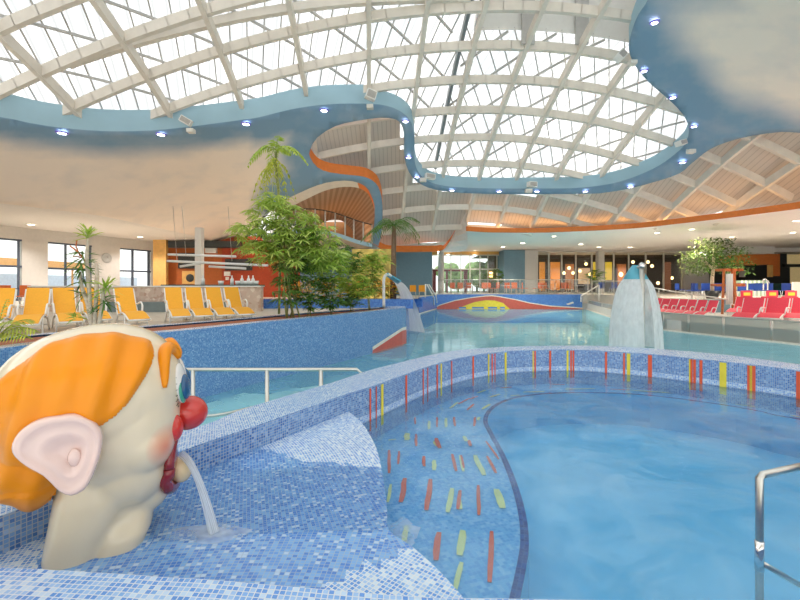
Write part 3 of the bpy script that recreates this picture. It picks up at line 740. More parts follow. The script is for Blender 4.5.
def depth(px, py):
    q = np.array([px, py])/100
    v = float(tps(((cx-q)**2).sum(1)) @ W_[:N_]+W_[N_]+W_[N_+1]*q[0]+W_[N_+2]*q[1])
    return 1/max(v, 1/45)
lip_s = [(v.x, v.y) for v in smooth_path([Vector((x, y, 0)) for x, y in lip_px], 3)]
out_s = [(v.x, v.y) for v in smooth_path([Vector((x, y, 0)) for x, y in out_px], 2)]
cp = lip_s+out_s; n = len(cp); P2 = [Vector(p) for p in cp]
ins = [Vector((x, y)) for x in range(-56, 858, 8) for y in range(-56, 250, 8) if inpoly((x, y), cp)]
r = delaunay_2d_cdt(P2+ins, [(i, (i+1) % n) for i in range(n)], [], 1, 1e-4)
mb = MB(); cl = mb.bm.verts.layers.float.new('cloud')
def segd(p, Q, closed=False):
    m = 1e9
    for i in range(len(Q)-1):
        a, b_ = Vector(Q[i]), Vector(Q[i+1]); d = b_-a; t = max(0, min(1, (p-a).dot(d)/max(1e-9, d.length_squared)))
        m = min(m, (a+d*t-p).length)
    return m
def sst(a, b_, x): t = max(0, min(1, (x-a)/(b_-a))); return t*t*(3-2*t)
def cloudy(p):
    if p.x > 600:                                             # blue with one pale cloud
        a_ = math.atan2(p.y-42, p.x-765); wob = 1+.14*math.sin(3*a_+1)+.10*math.sin(5*a_)
        d = (math.hypot((p.x-772)/84, (p.y-44)/66) if p.y > 0 else math.hypot((p.x-790)/100, (p.y-44)/110))*wob
        return sst(1.25, .62, d)
    if p.x > 395: return 0
    dl = segd(p, lip_px[:16]); v = sst(16, 38, dl+ (6 if p.x < 250 else 0))
    db = min(segd(p, out_px[27:37]), segd(p, out_px[44:53]))
    return min(v, sst(14, 42, db)) if p.x > 230 else v
V = []
for v in r[0]:
    Y = depth(v.x, v.y); q = mb.bm.verts.new(at(v.x, v.y, Y)); q[cl] = cloudy(v); V.append(q)
for f in r[2]:
    try: ff = mb.bm.faces.new([V[i] for i in f]); ff.smooth = True
    except ValueError: pass
co_ = struct('ceiling_cloud', mb, M['cloud'], weld=0)
sol = co_.modifiers.new('solid', 'SOLIDIFY'); sol.thickness = .03; sol.offset = 0
def P3(pxs, n=3): return [at(p[0], p[1], depth(p[0], p[1])) for p in [(v.x, v.y) for v in smooth_path([Vector((x, y, 0)) for x, y in pxs], n)]]
ce = P3([(-60, 197), (0, 203), (50, 209), (100, 215.5), (150, 226), (200, 237), (236, 245)], 3)
cf = [p+Vector((-.35, .5, 0)) for p in ce]; cf = [Vector((p.x, p.y, ZS)) for p in cf]
SOFL.ribbon([p+Vector((0, -.02, .02)) for p in ce], cf)
SOFL.poly([(p.x, p.y) for p in cf]+[(-10.6, 36), (-10.6, 44), (-24, 44), (-19, 31.5), (-22, 23.1), (-31, 5), (-20, 5)], ZS)
SOFL.poly([(-10.7, 33), (2.6, 33), (2.6, 44), (-10.7, 44)], ZS)
struct('ceiling_soffit_left', SOFL, M['soffit'])
# light blue reveal round the skylight
L3 = P3(lip_px, 3)
b = MB(); up_ = []
for p in L3: up_.append(p+Vector((0, 0, .82 if p.x < -1 else .62)))
b.ribbon(L3, up_, 0, smooth=True)
struct('trim_skylight_reveal', b, M['fascia'], fix=False)
# orange reveal of the oval opening
b = MB(); H3 = P3(out_px[24:40][::-1] if False else out_px[23:42], 3)
b.ribbon(H3, [p+Vector((0, 0, .5)) for p in H3]); struct('trim_orange_reveal', b, M['orange'], fix=False)
b = MB(); H4 = P3(out_px[42:54], 3)
def tun(p, k): return Vector((-2.2+(p.x+2.2)*(.93-.28*k)-2.3*k, p.y+1.0+9*k, p.z-.1-.12*k*(p.z-4)))
b.ribbon(H4, [tun(p, 0) for p in H4]); 
for i, f in enumerate(list(b.bm.faces)): f.material_index = 0 if i < len(H4)*.5 else 1
struct('trim_orange_gallery_reveal', b, [M['orange'], M['beam']], fix=False)
b = MB()
for k in range(12):
    b.ribbon([tun(p, k/12) for p in H4], [tun(p, (k+1)/12) for p in H4], 0, smooth=True)
    for f in b.bm.faces[-(len(H4)-1):] if False else []: pass
b.bm.faces.ensure_lookup_table(); nn = len(H4)-1
for i, f in enumerate(b.bm.faces):
    k = i//nn; j = i % nn
    for l, uv_ in zip(f.loops, ((j*.3, k*.75), ((j+1)*.3, k*.75), ((j+1)*.3, (k+1)*.75), (j*.3, (k+1)*.75))): l[b.uv].uv = uv_
struct('ceiling_gallery', b, M['brown'], fix=False)

# ---- the timber lattice dome
SK = -.0714
def f2x(k, y): return (.62+2.07*k if k >= -1 else -1.45+(k+1)*2.65)+SK*(y-19.7)
hole = [(p.x, p.y) for p in L3 if p.y < 40]
nb = [0]
def beam_run(pts, w_, h_):
    b = MB(); 
    for i in range(len(pts)-1):
        a, c = pts[i], pts[i+1]; d = (c-a).normalized()
        b.beam(a-d*.01, c+d*.01, w_, h_)
    nb[0] += 1
    return struct('trim_roof_beam_%d' % nb[0], b, M['beam'])
def leftedge(y):                                              # plan line of the left lip
    best = -12.5
    for i in range(len(L3)-1):
        a, c = L3[i], L3[i+1]
        pass
    return best
GALP = [(225, 235), (285, 197), (300, 189), (317, 182), (335, 178), (352, 178), (366, 183), (374, 193), (377.5, 207), (378, 225), (376, 250), (225, 250)]
def gal_cut(x, y, up=0):
    """the roof stops at the vault of the gallery"""
    return y > 20 and inpoly((400+x/y*F, HY-(dome(x, y)+up-E)/y*F), GALP)
def beyond_lip(x, y):
    """past the painted ceiling: outside the opening and lower than that ceiling"""
    if x < -14.5 or dome(x, y) < 6.9 and x < -3 or gal_cut(x, y): return True
    if y < 6 or x > 2: return False
    z = dome(x, y)-.2; px, py = 400+x/y*F, HY-(z-E)/y*F
    return inpoly((px, py), cp) and y < depth(px, py)+.6
orange_plan = [(p.x, p.y) for p in OE]
def past_cove(x, y, ex=.3):
    if x < 7: return y > 28.2+(ex if ex > 1 else 0) or dome(x, y) < 4.2
    for i in range(len(orange_plan)-1):
        a, c = orange_plan[i], orange_plan[i+1]
        if min(a[0], c[0]) <= x <= max(a[0], c[0]):
            return y > a[1]+(c[1]-a[1])*(x-a[0])/((c[0]-a[0]) or 1e-6)+ex
    return x > 21
def zdome(x, y):
    z = dome(x, y)
    return max(z, 5.4) if x > 6 else z
for k in range(-5, 10):
    run = []
    y = 1.0
    while y < 30:
        x = f2x(k, y)
        if beyond_lip(x, y) or past_cove(x, y, .3 if x < 7 else 4) or x > 21.5 or (x > 7 and dome(x, y) < 5.45): break
        run.append(Vector((x, y, zdome(x, y)-.16))); y += .7
    if len(run) > 3: beam_run(run, .17, .34)
for Y0 in [5.2, 6.9, 8.6, 10.3, 12.0, 13.6, 15.1, 16.65, 18.2, 19.75, 21.3, 22.9, 24.4, 25.9, 27.4]:
    run = []; x = -14.5
    while x < 21.6:
        if beyond_lip(x, Y0) or past_cove(x, Y0, .3 if x < 7 else 4) or (x > 7 and dome(x, Y0) < 5.45):
            if len(run) > 3: beam_run(run, .17, .34)
            run = []
        else: run.append(Vector((x, Y0, zdome(x, Y0)-.12)))
        x += .7
    if len(run) > 3: beam_run(run, .17, .34)

# ---- roof skin: bright panels over the opening, planks elsewhere
mid_px = [(404, 100), (409, 150), (416, 178), (440, 189), (475, 191), (538, 191.5), (590, 191), (629, 184.5), (659, 172), (682, 157), (694, 131), (705, 110), (760, 60), (860, 20)]
GB = [raydome(x, y) for x, y in mid_px]
gpoly = [(-16, -6), (-16, 18.5)]+[(raydome(x, y).x, raydome(x, y).y) for x, y in ((298, 130), (325, 118), (352, 111), (380, 107), (395, 106))]+[(p.x, p.y) for p in GB[1:]]+[(21, 8), (21, -6)]
gb = MB(); pb_ = MB()
st = .75
nx, ny = int(46/st), int(40/st)
for i in range(nx):
    for j in range(ny):
        x0, y0 = -18+i*st, -6+j*st; xc, yc = x0+st/2, y0+st/2
        if x0 < -16 and False: continue
        q = [Vector((x, y, zdome(x, y)+.5)) for x, y in ((x0, y0), (x0+st, y0), (x0+st, y0+st), (x0, y0+st))]
        g_ = inpoly((xc, yc), gpoly)
        # dormer well
        if g_ and 2.9 < xc < 9.2 and 13.5 < yc < 16.5: continue
        if past_cove(min(xc, 20.9), yc-6) or min(p.z for p in q) < 3.2 or (not g_ and xc < -5.5) or gal_cut(xc, yc, .5) or (xc < 7 and yc > 29.3) or (xc > 4.2 and min(p.z for p in q) < 5.6 and xc < 7.5): continue
        (gb if g_ else pb_).face(q, [(p.x, p.y) for p in q], smooth=True)
struct('ceiling_planks', pb_, M['planks'])
gobj = struct('window_roof', gb, M['roofglass'])
# raised dormer box
b = MB(); X0, X1, Y0, Y1 = 2.9, 9.2, 13.5, 16.5
for (a, c) in (((X0, Y0), (X1, Y0)), ((X1, Y0), (X1, Y1)), ((X1, Y1), (X0, Y1)), ((X0, Y1), (X0, Y0))):
    P_ = [Vector((a[0], a[1], 0)).lerp(Vector((c[0], c[1], 0)), t/8) for t in range(9)]
    b.ribbon([Vector((p.x, p.y, dome(p.x, p.y)+.35)) for p in P_], [Vector((p.x, p.y, 14.6)) for p in P_])
struct('wall_roof_dormer', b, M['white'])
b = MB(); b.face([(X0, Y0, 14.6), (X1, Y0, 14.6), (X1, Y1, 14.6), (X0, Y1, 14.6)]); struct('window_roof_dormer', b, M['roofglass'])
b = MB()
for t in range(1, 5): b.box((X0+(X1-X0)*t/5, (Y0+Y1)/2, 14.5), (.08, Y1-Y0, .1))
b.box(((X0+X1)/2, (Y0+Y1)/2, 14.5), (X1-X0, .1, .14))
for t in range(1, 3): b.box((X0+(X1-X0)*t/3, Y1-.1, 13), (.5, .12, 3.2))
struct('trim_dormer_bars', b, M['bar'])
# secondary glazing bars: diagonal steel and panel joints, just under the panels
b = MB()
def bars(P, r_, mi=0, lift=.42):
    seg = []
    for x, y in P:
        ok = inpoly((x, y), gpoly) and not beyond_lip(x, y-.6) and not (2.9 < x < 9.2 and 13.5 < y < 16.5)
        if ok: seg.append(Vector((x, y, dome(x, y)+lift)))
        else:
            if len(seg) > 1:
                for i in range(len(seg)-1): b.beam(seg[i], seg[i+1], r_, r_, mi)
            seg = []
    if len(seg) > 1:
        for i in range(len(seg)-1): b.beam(seg[i], seg[i+1], r_, r_, mi)
for c in range(-22, 40):                                     # steel, diagonal one way left and the other way right of the valley
    P_ = []
    for i in range(60):
        y = 2+i*.5; xv = f2x(1, y)-.45
        x = (c*1.9)+(y-10)*.9
        if x < xv: P_.append((x, y))
    bars(P_, .075, 0, .3)
    P_ = []
    for i in range(60):
        y = 2+i*.5; xv = f2x(1, y)-.45; x = c*1.9-(y-10)*1.1
        if x > xv: P_.append((x, y))
    bars(P_, .075, 0, .3)
for c in range(-60, 70):                                     # panel joints
    P_ = []
    for i in range(60):
        y = 1+i*.5; x = c*.62-(y-10)*.35
        if x < f2x(1, y)-.45: P_.append((x, y))
    bars(P_, .045, 0, .46)
    P_ = []
    for i in range(60):
        y = 1+i*.5; x = c*.62+(y-10)*.5
        if x > f2x(1, y)-.45: P_.append((x, y))
    bars(P_, .045, 0, .46)
struct('trim_glazing_bars', b, M['bar'])
b = MB()
for i in range(40):
    y = 4+i*.5; 
    if y < 23.5: b.beam((f2x(1, y)-.45, y, dome(f2x(1, y), y)+.2), (f2x(1, y+.5)-.45, y+.5, dome(f2x(1, y+.5), y+.5)+.2), .14, .3)
struct('trim_valley_girder', b, M['bar_dk'])
b = MB()
for i in range(60):
    x = -11+i*.5; yy = 13.9+.02*(x+3)**2*0+.24*(x+11)*.35
    if x < 2.2 and not beyond_lip(x, yy): b.beam((x, yy, dome(x, yy)+.12), (x+.5, yy+.042, dome(x+.5, yy)+.12), .2, .28)
struct('trim_ridge_girder', b, M['beam'])

# ---- the rest of the hall behind the camera
b = MB(); b.box((2, -9.2, .2), (64, .3, 1.8)); b.box((2, -9.2, 9), (64, .3, 2.6))
for x in range(-29, 34, 4): b.box((x, -9.2, 4.4), (.3, .3, 6.8))
struct('wall_rear', b, M['white'])
b = MB(); b.face([(-30, -9.2, 1.1), (34, -9.2, 1.1), (34, -9.2, 7.7), (-30, -9.2, 7.7)]); struct('window_rear_added', b, M['win'])  # unseen glazing, added to light the hall from behind the camera
b = MB(); b.box((-30.5, 2, 3.2), (.3, 22, 5.5)); struct('wall_left_near', b, M['white'])
b = MB()
for q in (((-30, -9), (-13, -9), (-13, 12), (-30, 12)), ((22, -9), (46, -9), (46, 10), (22, 10))): b.poly(q, 5.6)
b.poly([(-13, -9), (22, -9), (22, -6), (-13, -6)], 9.5)
struct('ceiling_rear', b, M['white'])
# ================================================================ BACK WALLS AND WHAT IS BEHIND THE GLASS
YB = 41.0
def bw(b, x0, x1, y0, y1, Y=YB, th=.3, mi=0):                # a wall piece covering pixel columns x0..x1, rows y0..y1 at depth Y
    p, q = at(x0, y1, Y), at(x1, y0, Y)
    b.box(((p.x+q.x)/2, Y+th/2, (p.z+q.z)/2), (q.x-p.x, th, q.z-p.z), mi=mi)
b = MB()
bw(b, 504, 525, 250, 293.2, 39.0, 2.6, 0)                    # grey blue block
bw(b, 392, 432, 250, 300, 36.5, 4, 0)
struct('wall_back_blue', b, M['bluewall'])
b = MB()
bw(b, 525, 537.5, 250, 293.2, 39.0, 2.4); bw(b, 683, 709, 247, 293.2); bw(b, 598.5, 604.5, 250, 293.2, 40.4, .6); bw(b, 709, 960, 240, 248, YB)
bw(b, 537, 684, 249.5, 252, YB)
struct('wall_back', b, M['pillar'])
b = MB(); bw(b, 740, 774, 243, 253.5, 36, 3); bw(b, 774, 900, 243, 252, 37, 3)
struct('wall_bulkhead', b, M['white'])
# glazing of the back wall, one window unit between neighbouring mullions
mul = [537.5, 549, 562, 576, 592, 614, 629, 646, 664, 683]
for i in range(len(mul)-1):
    fr = MB(); x0, x1 = mul[i], mul[i+1]
    bw(fr, x0-.6, x0+.6, 252, 293.2, YB, .12); bw(fr, x1-.6, x1+.6, 252, 293.2, YB, .12) if i == len(mul)-2 else None
    bw(fr, x0, x1, 252, 253, YB, .1); bw(fr, x0, x1, 292, 293.2, YB, .1)
    o = struct('window_%d' % (i+4), fr, M['wframe'])
    g = MB(); bw(g, x0, x1, 252.6, 292.4, YB+.04, .02); g.build('window_pane', M['win'], o)
# entrance glazing
emul = [432, 441, 451, 461, 470, 480, 488, 497, 504]
for i in range(len(emul)-1):
    fr = MB(); x0, x1 = emul[i], emul[i+1]
    bw(fr, x0-.4, x0+.4, 253, 293.2, YB, .12); bw(fr, x0, x1, 254.6, 255.6, YB, .12); bw(fr, x0, x1, 268.6, 269.6, YB, .12) 
    o = struct('window_%d' % (i+14), fr, M['wframe'])
    g = MB(); bw(g, x0, x1, 255, 292.6, YB+.04, .02); g.build('window_pane', M['win'], o)
b = MB(); bw(b, 432, 505, 251.5, 254.6, YB, .3); struct('trim_window_head', b, M['tan'])
b = MB(); cc = at(441, 270, 38.6); b.lathe([(.28, ZD), (.28, ZS)], (cc.x, cc.y, 0), 16); struct('wall_column_back', b, M['pillar'])
# outdoors / lobby seen through the entrance glazing
b = MB(); bw(b, 432, 468, 269.6, 271.4, 43.5, .3); bw(b, 464, 467.5, 270, 293, 43.5, .3); bw(b, 432, 436, 270, 293, 43.5, .3); bw(b, 446, 448, 270, 293, 43.5, .3)
b.build('entrance_portal', mat('red brown frame', (.36, .04, .05), .4), label='dark red entrance door frame beyond the glass of the far lobby', cat='door frame')
b = MB(); bw(b, 488, 504, 256, 293, 42.6, .3); struct('wall_lobby', b, mat('lobby brown', (.26, .19, .13), .6))
b = MB(); bw(b, 489.6, 492.6, 272, 277.6, 42.4, .15)
b.build('wall_lantern', M['lampw'], label='glowing square wall lantern beside the far lobby entrance', cat='lamp')
# restaurant beyond the long glazing
def nothing(): pass
b = MB(); bw(b, 530, 745, 246, 296, 52, .3); b.box((22, 47, 1.2), (26, 12, .05)); b.box((22, 47, 5.35), (26, 12, .05))
struct('wall_restaurant', b, mat('restaurant dark brown', (.13, .085, .06), .7))
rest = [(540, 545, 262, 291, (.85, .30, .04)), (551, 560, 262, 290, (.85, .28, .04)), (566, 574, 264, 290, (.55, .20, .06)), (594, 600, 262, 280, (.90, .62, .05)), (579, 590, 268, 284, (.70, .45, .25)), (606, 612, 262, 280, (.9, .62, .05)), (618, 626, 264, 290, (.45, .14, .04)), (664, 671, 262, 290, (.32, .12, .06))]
for i, (x0, x1, y0, y1, c) in enumerate(rest):
    b = MB(); bw(b, x0, x1, y0, y1, 46+(i % 3), .25)
    nm = ['orange', 'orange', 'brown', 'yellow', 'beige', 'yellow', 'brown', 'brown'][i]
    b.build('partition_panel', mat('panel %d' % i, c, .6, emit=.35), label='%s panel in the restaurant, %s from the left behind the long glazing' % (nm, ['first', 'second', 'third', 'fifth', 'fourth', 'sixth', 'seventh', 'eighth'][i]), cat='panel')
lamp_at = [(569, 268), (573, 273), (580, 271), (586, 264), (590, 274), (564, 273), (620, 274.5), (556, 266), (597, 270), (652, 266), (640, 270), (672, 278), (658, 283), (648, 262), (633, 262)]
mbp = MB(); mbp.ell((0, 0, 0), (.16, .16, .18), 10); mp_ = mbp.mesh('pendant_lamp', M['lampw'])
for i, (x, y) in enumerate(lamp_at):
    o = bpy.data.objects.new('pendant_lamp', mp_); C.objects.link(o); o.location = at(x, y, 44+(i % 4)*1.1); 
    if i == 6: o.scale = (2, 2, 2)
    tag(o, 'glowing globe lamp hanging in the restaurant behind the glazing' if i != 6 else 'largest glowing globe lamp, just left of the mushroom fountain cap', 'lamp', 'globe lamps in the restaurant' if i != 6 else None)
# right end: dark kitchen counter area
b = MB(); bw(b, 709, 745, 248, 293, 42.5, .3); bw(b, 745, 790, 264, 293, 40.5, .3); struct('wall_kitchen', b, M['dk'])
b = MB(); bw(b, 740, 773, 254, 264.5, 37, 2.5); bw(b, 773, 780, 254, 276, 37.5, .5); struct('wall_kitchen_orange', b, M['orange'])
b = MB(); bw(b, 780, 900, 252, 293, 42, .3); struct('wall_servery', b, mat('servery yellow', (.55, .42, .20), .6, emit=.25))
b = MB(); bw(b, 785, 900, 264, 267, 39, .3); bw(b, 780, 787, 253, 264, 38.8, .2); b.build('serving_hatch', M['dk'], label='dark hatch frame of the lit serving counter at far right', cat='hatch')
b = MB(); p = at(786, 292, 33); b.box((30.3, 33, ZD+.42), (6.6, .8, .84)); b.box((30.3, 33, ZD+.87), (6.8, .95, .06)); b.build('serving_counter', M['dgreen'], label='long dark green serving counter at the far right of the hall', cat='counter')
b = MB(); q = at(797, 290, 27); b.box((q.x+.8, 27, ZD+.5), (2.2, .1, .95)); b.build('low_screen', M['wplastic'], label='low pale grey screen standing at the right edge before the counter', cat='screen')
b = MB(); q = at(752, 288, 30); b.box((q.x, 30, ZD+.55), (2.0, .5, 1.1)); b.build('striped_sideboard', striped('green white stripes', (.35, .5, .35), (.75, .8, .7), .3, 0, .5, coord='OBJ'), label='green and white striped sideboard behind the blue chairs', cat='sideboard')
for x0, x1, y0, y1, l in ((759.5, 765, 265, 277, 0), (740, 745.5, 271, 277, 1), (728, 733, 271, 276, 2)):
    b = MB(); bw(b, x0 if l else 768, x1 if l else 773, y0, y1, 40.38 if l else 36.9, .1)
    b.build('notice_board', M['wplastic'] if l else M['tan'], label=['small amber notice hanging by the orange kitchen fascia', 'pale notice sheet right of the wooden lifeguard chair', 'small pale notice sheet seen through the lifeguard chair'][l], cat='notice')
b = MB(); b.box((46, 22, 4), (.3, 50, 8)); struct('wall_right', b, M['pillar'])
b = MB(); b.box((-30, 20, 1.2), (.2, 50, .3)); struct('trim_left_far', b, M['pillar'])
# bar back wall and gallery region on the left
ZSOF = 5.25
b = MB()
def bx_(b, x0, x1, y0, y1, Y, th=.25, mi=0): bw(b, x0, x1, y0, y1, Y, th, mi)
bx_(b, 153, 166, 236, 298, 30.6, .3); struct('wall_amber', b, M['tan'])
b = MB(); bx_(b, 166, 222, 236, 298, 31.5); struct('wall_bar', b, M['bar_or'])
b = MB(); bx_(b, 222, 300, 236, 298, 31.49); struct('wall_bar_red', b, M['bar_rd'])
b = MB(); bx_(b, 300, 346, 240, 300, 31.4); bx_(b, 346, 395, 250, 300, 31.4); struct('wall_gallery_back', b, M['bluewall'])
b = MB(); q = at(199.5, 260, 24); b.box((q.x, 24, (1.1+5.27)/2), (.36, .36, 4.17)); struct('wall_column_bar', b, M['white'])
b = MB(); bx_(b, 168, 240, 241, 247.5, 30.6, .6); b.build('bar_ventilation_duct', M['dk'], label='long black ventilation duct above the bar, under the soffit', cat='duct')
for x0, x1, y0, y1, l in ((178, 203, 253, 268.5, 'black menu board on the orange bar wall left of the white column'), (225, 252, 259, 270.5, 'black menu board on the bar wall right of the white column')):
    b = MB(); bx_(b, x0, x1, y0, y1, 31.38, .1); b.build('menu_board', M['dk'], label=l, cat='board')
b = MB(); bx_(b, 182, 198, 271, 284, 31.28, .2); o = b.build('wall_fan_unit', M['tan'], label='tan cabinet with a round dark fan on the bar wall', cat='fan')
b = MB(); q = at(190, 278, 31.25)
mt = Matrix.Translation(q) @ Matrix.Rotation(PI/2, 4, 'X')
b.lathe([(.001, .04), (.26, .04), (.30, 0)], (0, 0, 0), 20); bmesh.ops.transform(b.bm, matrix=mt, verts=b.bm.verts); b.build('fan_grille', M['dk'], o)
b = MB(); bx_(b, 205, 216, 248, 253, 31.24, .25); b.build('bar_wall_box', M['wplastic'], label='small white box high on the bar wall beside the column', cat='box')
b = MB(); bx_(b, 224, 230, 271.5, 276, 31.36, .12); bx_(b, 225.5, 228.5, 277, 280, 31.36, .12); b.build('paper_dispenser', M['wplastic'], label='white paper dispenser on the red bar wall', cat='dispenser')
# bar counter, stone parapet
b = MB(); a0, a1 = at(166, 284, 15.6), at(262, 284, 15.6)
b.box(((a0.x+a1.x)/2, 15.6, 1.98), (a1.x-a0.x, .7, .07)); b.box(((a0.x+a1.x)/2, 15.65, 1.52), (a1.x-a0.x-.1, .5, .85)); b.build('bar_counter', M['dgreen'], label='long dark green bar counter top on the stone clad base', cat='counter')
b = MB(); a0, a1 = at(33, 287, 14.4), at(262, 287, 14.4); b.box(((a0.x+a1.x)/2, 14.4, 1.52), (a1.x-a0.x, .3, .84)); b.box(((a0.x+a1.x)/2, 14.4, 1.955), (a1.x-a0.x+.05, .4, .04), mi=1)
b.build('stone_parapet', [M['stone'], M['white']], label='low wall clad in reddish brown stone slabs below the bar', cat='wall')
b = MB(); a0, a1 = at(85, 287, 14.2), at(236, 287, 14.2); b.box(((a0.x+a1.x)/2, 14.05, 1.27), (a1.x-a0.x, .3, .33)); b.build('wall_plinth', M['dgrey'], label='dark grey green plinth along the foot of the stone wall', cat='plinth')
# second planter behind the loungers with its tan end block
b = MB(); Q = smooth_path([Vector((-5.6, 16.0, 0)), Vector((-3.8, 16.2, 0)), Vector((-1.9, 16.4, 0)), Vector((-.3, 16.3, 0)), Vector((.42, 16.0, 0))], 3)
Qb = offset(Q, 1.0)
b.ribbon(setz(Q, 1.1), setz(Q, 1.45)); b.ribbon(setz(Q, 1.45), setz(Qb, 1.45)); b.ribbon(setz(Qb, 1.45), setz(Qb, 1.1)); b.box((-5.62, 16.5, 1.27), (.1, 1, .35)); b.box((.45, 16.5, 1.27), (.1, 1, .35))
b.build('low_planter', M['tile_far'], label='low blue tiled planter behind the bamboo bed', cat='planter', fix=True)
b = MB(); a = at(249, 305, 15.2); b.box((a.x-.1, 15.3, 1.32), (.62, .5, .46)); b.build('planter_block', M['tan'], label='pale tan block at the left end of the low blue planter', cat='block')
# mural and amber glow wall behind the small palms
b = MB(); bw(b, 352, 392, 249, 300.5, 24, .15); b.build('painted_mural', mat('mural', (.62, .48, .12), .6, var=.5, scale=2), label='yellow and red painted mural panel under the gallery', cat='mural')
# gallery (mezzanine) slab with railing
GP = smooth_path([at(262, 236, 25.5), at(285, 230, 25), at(300, 228.3, 24.8), at(315, 228.5, 24.8), at(330, 231, 24.9), at(345, 235.5, 25.1), at(358, 240, 25.3), at(372, 243.5, 25.6)], 3)
b = MB(); G2 = [p+Vector((0, .0, -.22)) for p in GP]; b.ribbon(G2, GP, 0)
GBk = [Vector((p.x*1.25-.3, 34, p.z)) for p in GP]; b.ribbon(GP, GBk, 1)
G3 = [Vector((p.x*1.2-.5, 33.5, 4.7)) for p in GP]; b.ribbon(G3, [p+Vector((0, .5, 0)) for p in G2], 2); b.ribbon([p+Vector((0, .5, 0)) for p in G2], G2, 0)
struct('floor_gallery', b, [M['fascia'], M['deck'], mat('gallery underside', (.42, .35, .29), .7)])
rl = thing('gallery_railing', 'slim railing with pale posts along the curved gallery edge', 'railing', GP[0])
def rel(o, P): return [Vector(p)-Vector(o.location) for p in P]
b = MB(); b.tube(rel(rl, [p+Vector((0, .05, 1.15)) for p in GP]), .03, 6); b.build('rail', M['dk'], rl)
for i in range(5, 22, 2):
    b = MB(); b.tube(rel(rl, [GP[i]+Vector((0, .05, 0)), GP[i]+Vector((0, .05, 1.15))]), .045, 6); b.build('post', M['wframe'], rl)
b = MB(); bw(b, 270, 345, 196, 246, 34.5, .2); struct('wall_gallery', b, M['white'])
b = MB(); bw(b, 318, 372, 222, 243, 33, .2); struct('wall_gallery_brown', b, mat('gallery brown', (.48, .22, .08), .6))
b = MB(); bw(b, 296, 322, 207, 216, 34.2, .1); struct('window_gallery', b, emis('gallery daylight', (.9, .95, 1), 2.0))
for i, (x, y) in enumerate(((300, 197), (310, 193.5), (319, 190), (331, 186.5))):
    p = at(x, y, 25.2); b = MB(); b.ell(p, (.12, .12, .05), 10)
    b.build('spotlight', M['lampw'], label='small warm spotlight under the edge of the gallery vault', cat='lamp', group='spotlights of the gallery vault')
# opening with daylight beyond the orange gallery edge
b = MB(); bw(b, 386, 411, 231, 238, 29.5, .1); struct('window_gallery_far', b, emis('far window daylight', (.92, .96, 1), 1.6))
b = MB(); bw(b, 411, 421, 219, 233, 29.8, .1); bw(b, 380, 388, 233, 241, 29.4, .1); struct('wall_gallery_orange', b, M['orange'])
# outdoors beyond the left windows
b = MB(); b.box((-44, 40, 1.85), (.5, 60, 2.8)); b.build('outdoor_building', mat('outdoor wall', (.55, .62, .72), .7), label='pale blue grey building seen outside the left windows', cat='building')
b = MB(); b.box((-39, 36, 4.3), (1.5, 30, .7))
for yy in (22, 29, 36, 43, 50): b.box((-39, yy, 2.2), (.15, .15, 3.5))
b.build('outdoor_awning', mat('outdoor awning', (.80, .42, .16), .7), label='orange brown awning seen outside the left windows', cat='awning')
b = MB(); b.box((-60, 40, .4), (70, 120, .1)); struct('ground', b, mat('outdoor paving', (.5, .5, .48), .8)); 
b = MB(); b.box((6, 75, .4), (80, 60, .1)); struct('ground_back', b, mat('outdoor lawn', (.30, .38, .2), .8)); 
# downlights
def downlight(name, px, py, Y, big, lens, label, grp, rim=None, ez=0):
    p = at(px, py, Y); o = thing(name, label, 'lamp', (p.x, p.y, p.z-.03), 0, grp)
    b = MB(); b.lathe([(big*.75, .02), (big*.8, -.01), (big*1.15, .0), (big*1.2, .03)], (0, 0, 0), 16); b.build('trim_ring', rim or M['wplastic'], o)
    b = MB(); b.lathe([(.0005, -.012), (big*.78, -.01)], (0, 0, 0), 16); b.build('lens', lens, o)
    return o
for x, y in [(62, 132.5), (161, 134), (246, 123.5), (324, 110)]:
    downlight('ceiling_spot', x, y, depth(x, y)-.05, .17, M['lampv'], 'violet white recessed spot under the left painted ceiling edge', 'violet spots along the left ceiling edge', M['halo'])
for x, y in [(405.5, 121), (408.5, 157), (417, 176.5), (452, 190), (499, 191), (537, 191), (585.5, 191), (630.5, 186.5), (682.5, 162)]:
    downlight('ceiling_spot', x, y, depth(x, y)-.06, .15, M['lampv'], 'violet white recessed spot in the narrow blue ceiling band', 'violet spots in the blue band', M['halo'])
for x, y in [(654.5, 22), (644, 70.5), (673, 97), (694, 126)]:
    downlight('ceiling_spot', x, y, depth(x, y)-.06, .13, M['lampv'], 'violet white recessed spot beside the right painted cloud', 'violet spots of the right blue ceiling', M['halo'])
for x, y in [(503, 246.5), (522.5, 242.7), (554, 235.8), (581, 243.8), (599, 246.8), (630, 247), (657, 232.3), (692, 228.8), (732, 236.6), (793, 232.2), (796, 220.3), (503.5, 254.6), (474.5, 254.6), (448, 254)]:
    Y = (ZS-E)*F/(HY-y); downlight('soffit_downlight', x, y, min(Y, 40.5 if y > 250 else 99), .17 if Y < 30 else .22, M['lamp'], 'warm round downlight in the white perimeter soffit', 'warm downlights in the far soffit')
for x, y in [(31, 224), (140, 236.5)]:
    Y = (ZS-E)*F/(HY-y); downlight('soffit_downlight', x, y, Y, .2, M['lamp'], 'round downlight in the soffit above the left windows', 'downlights above the left windows')

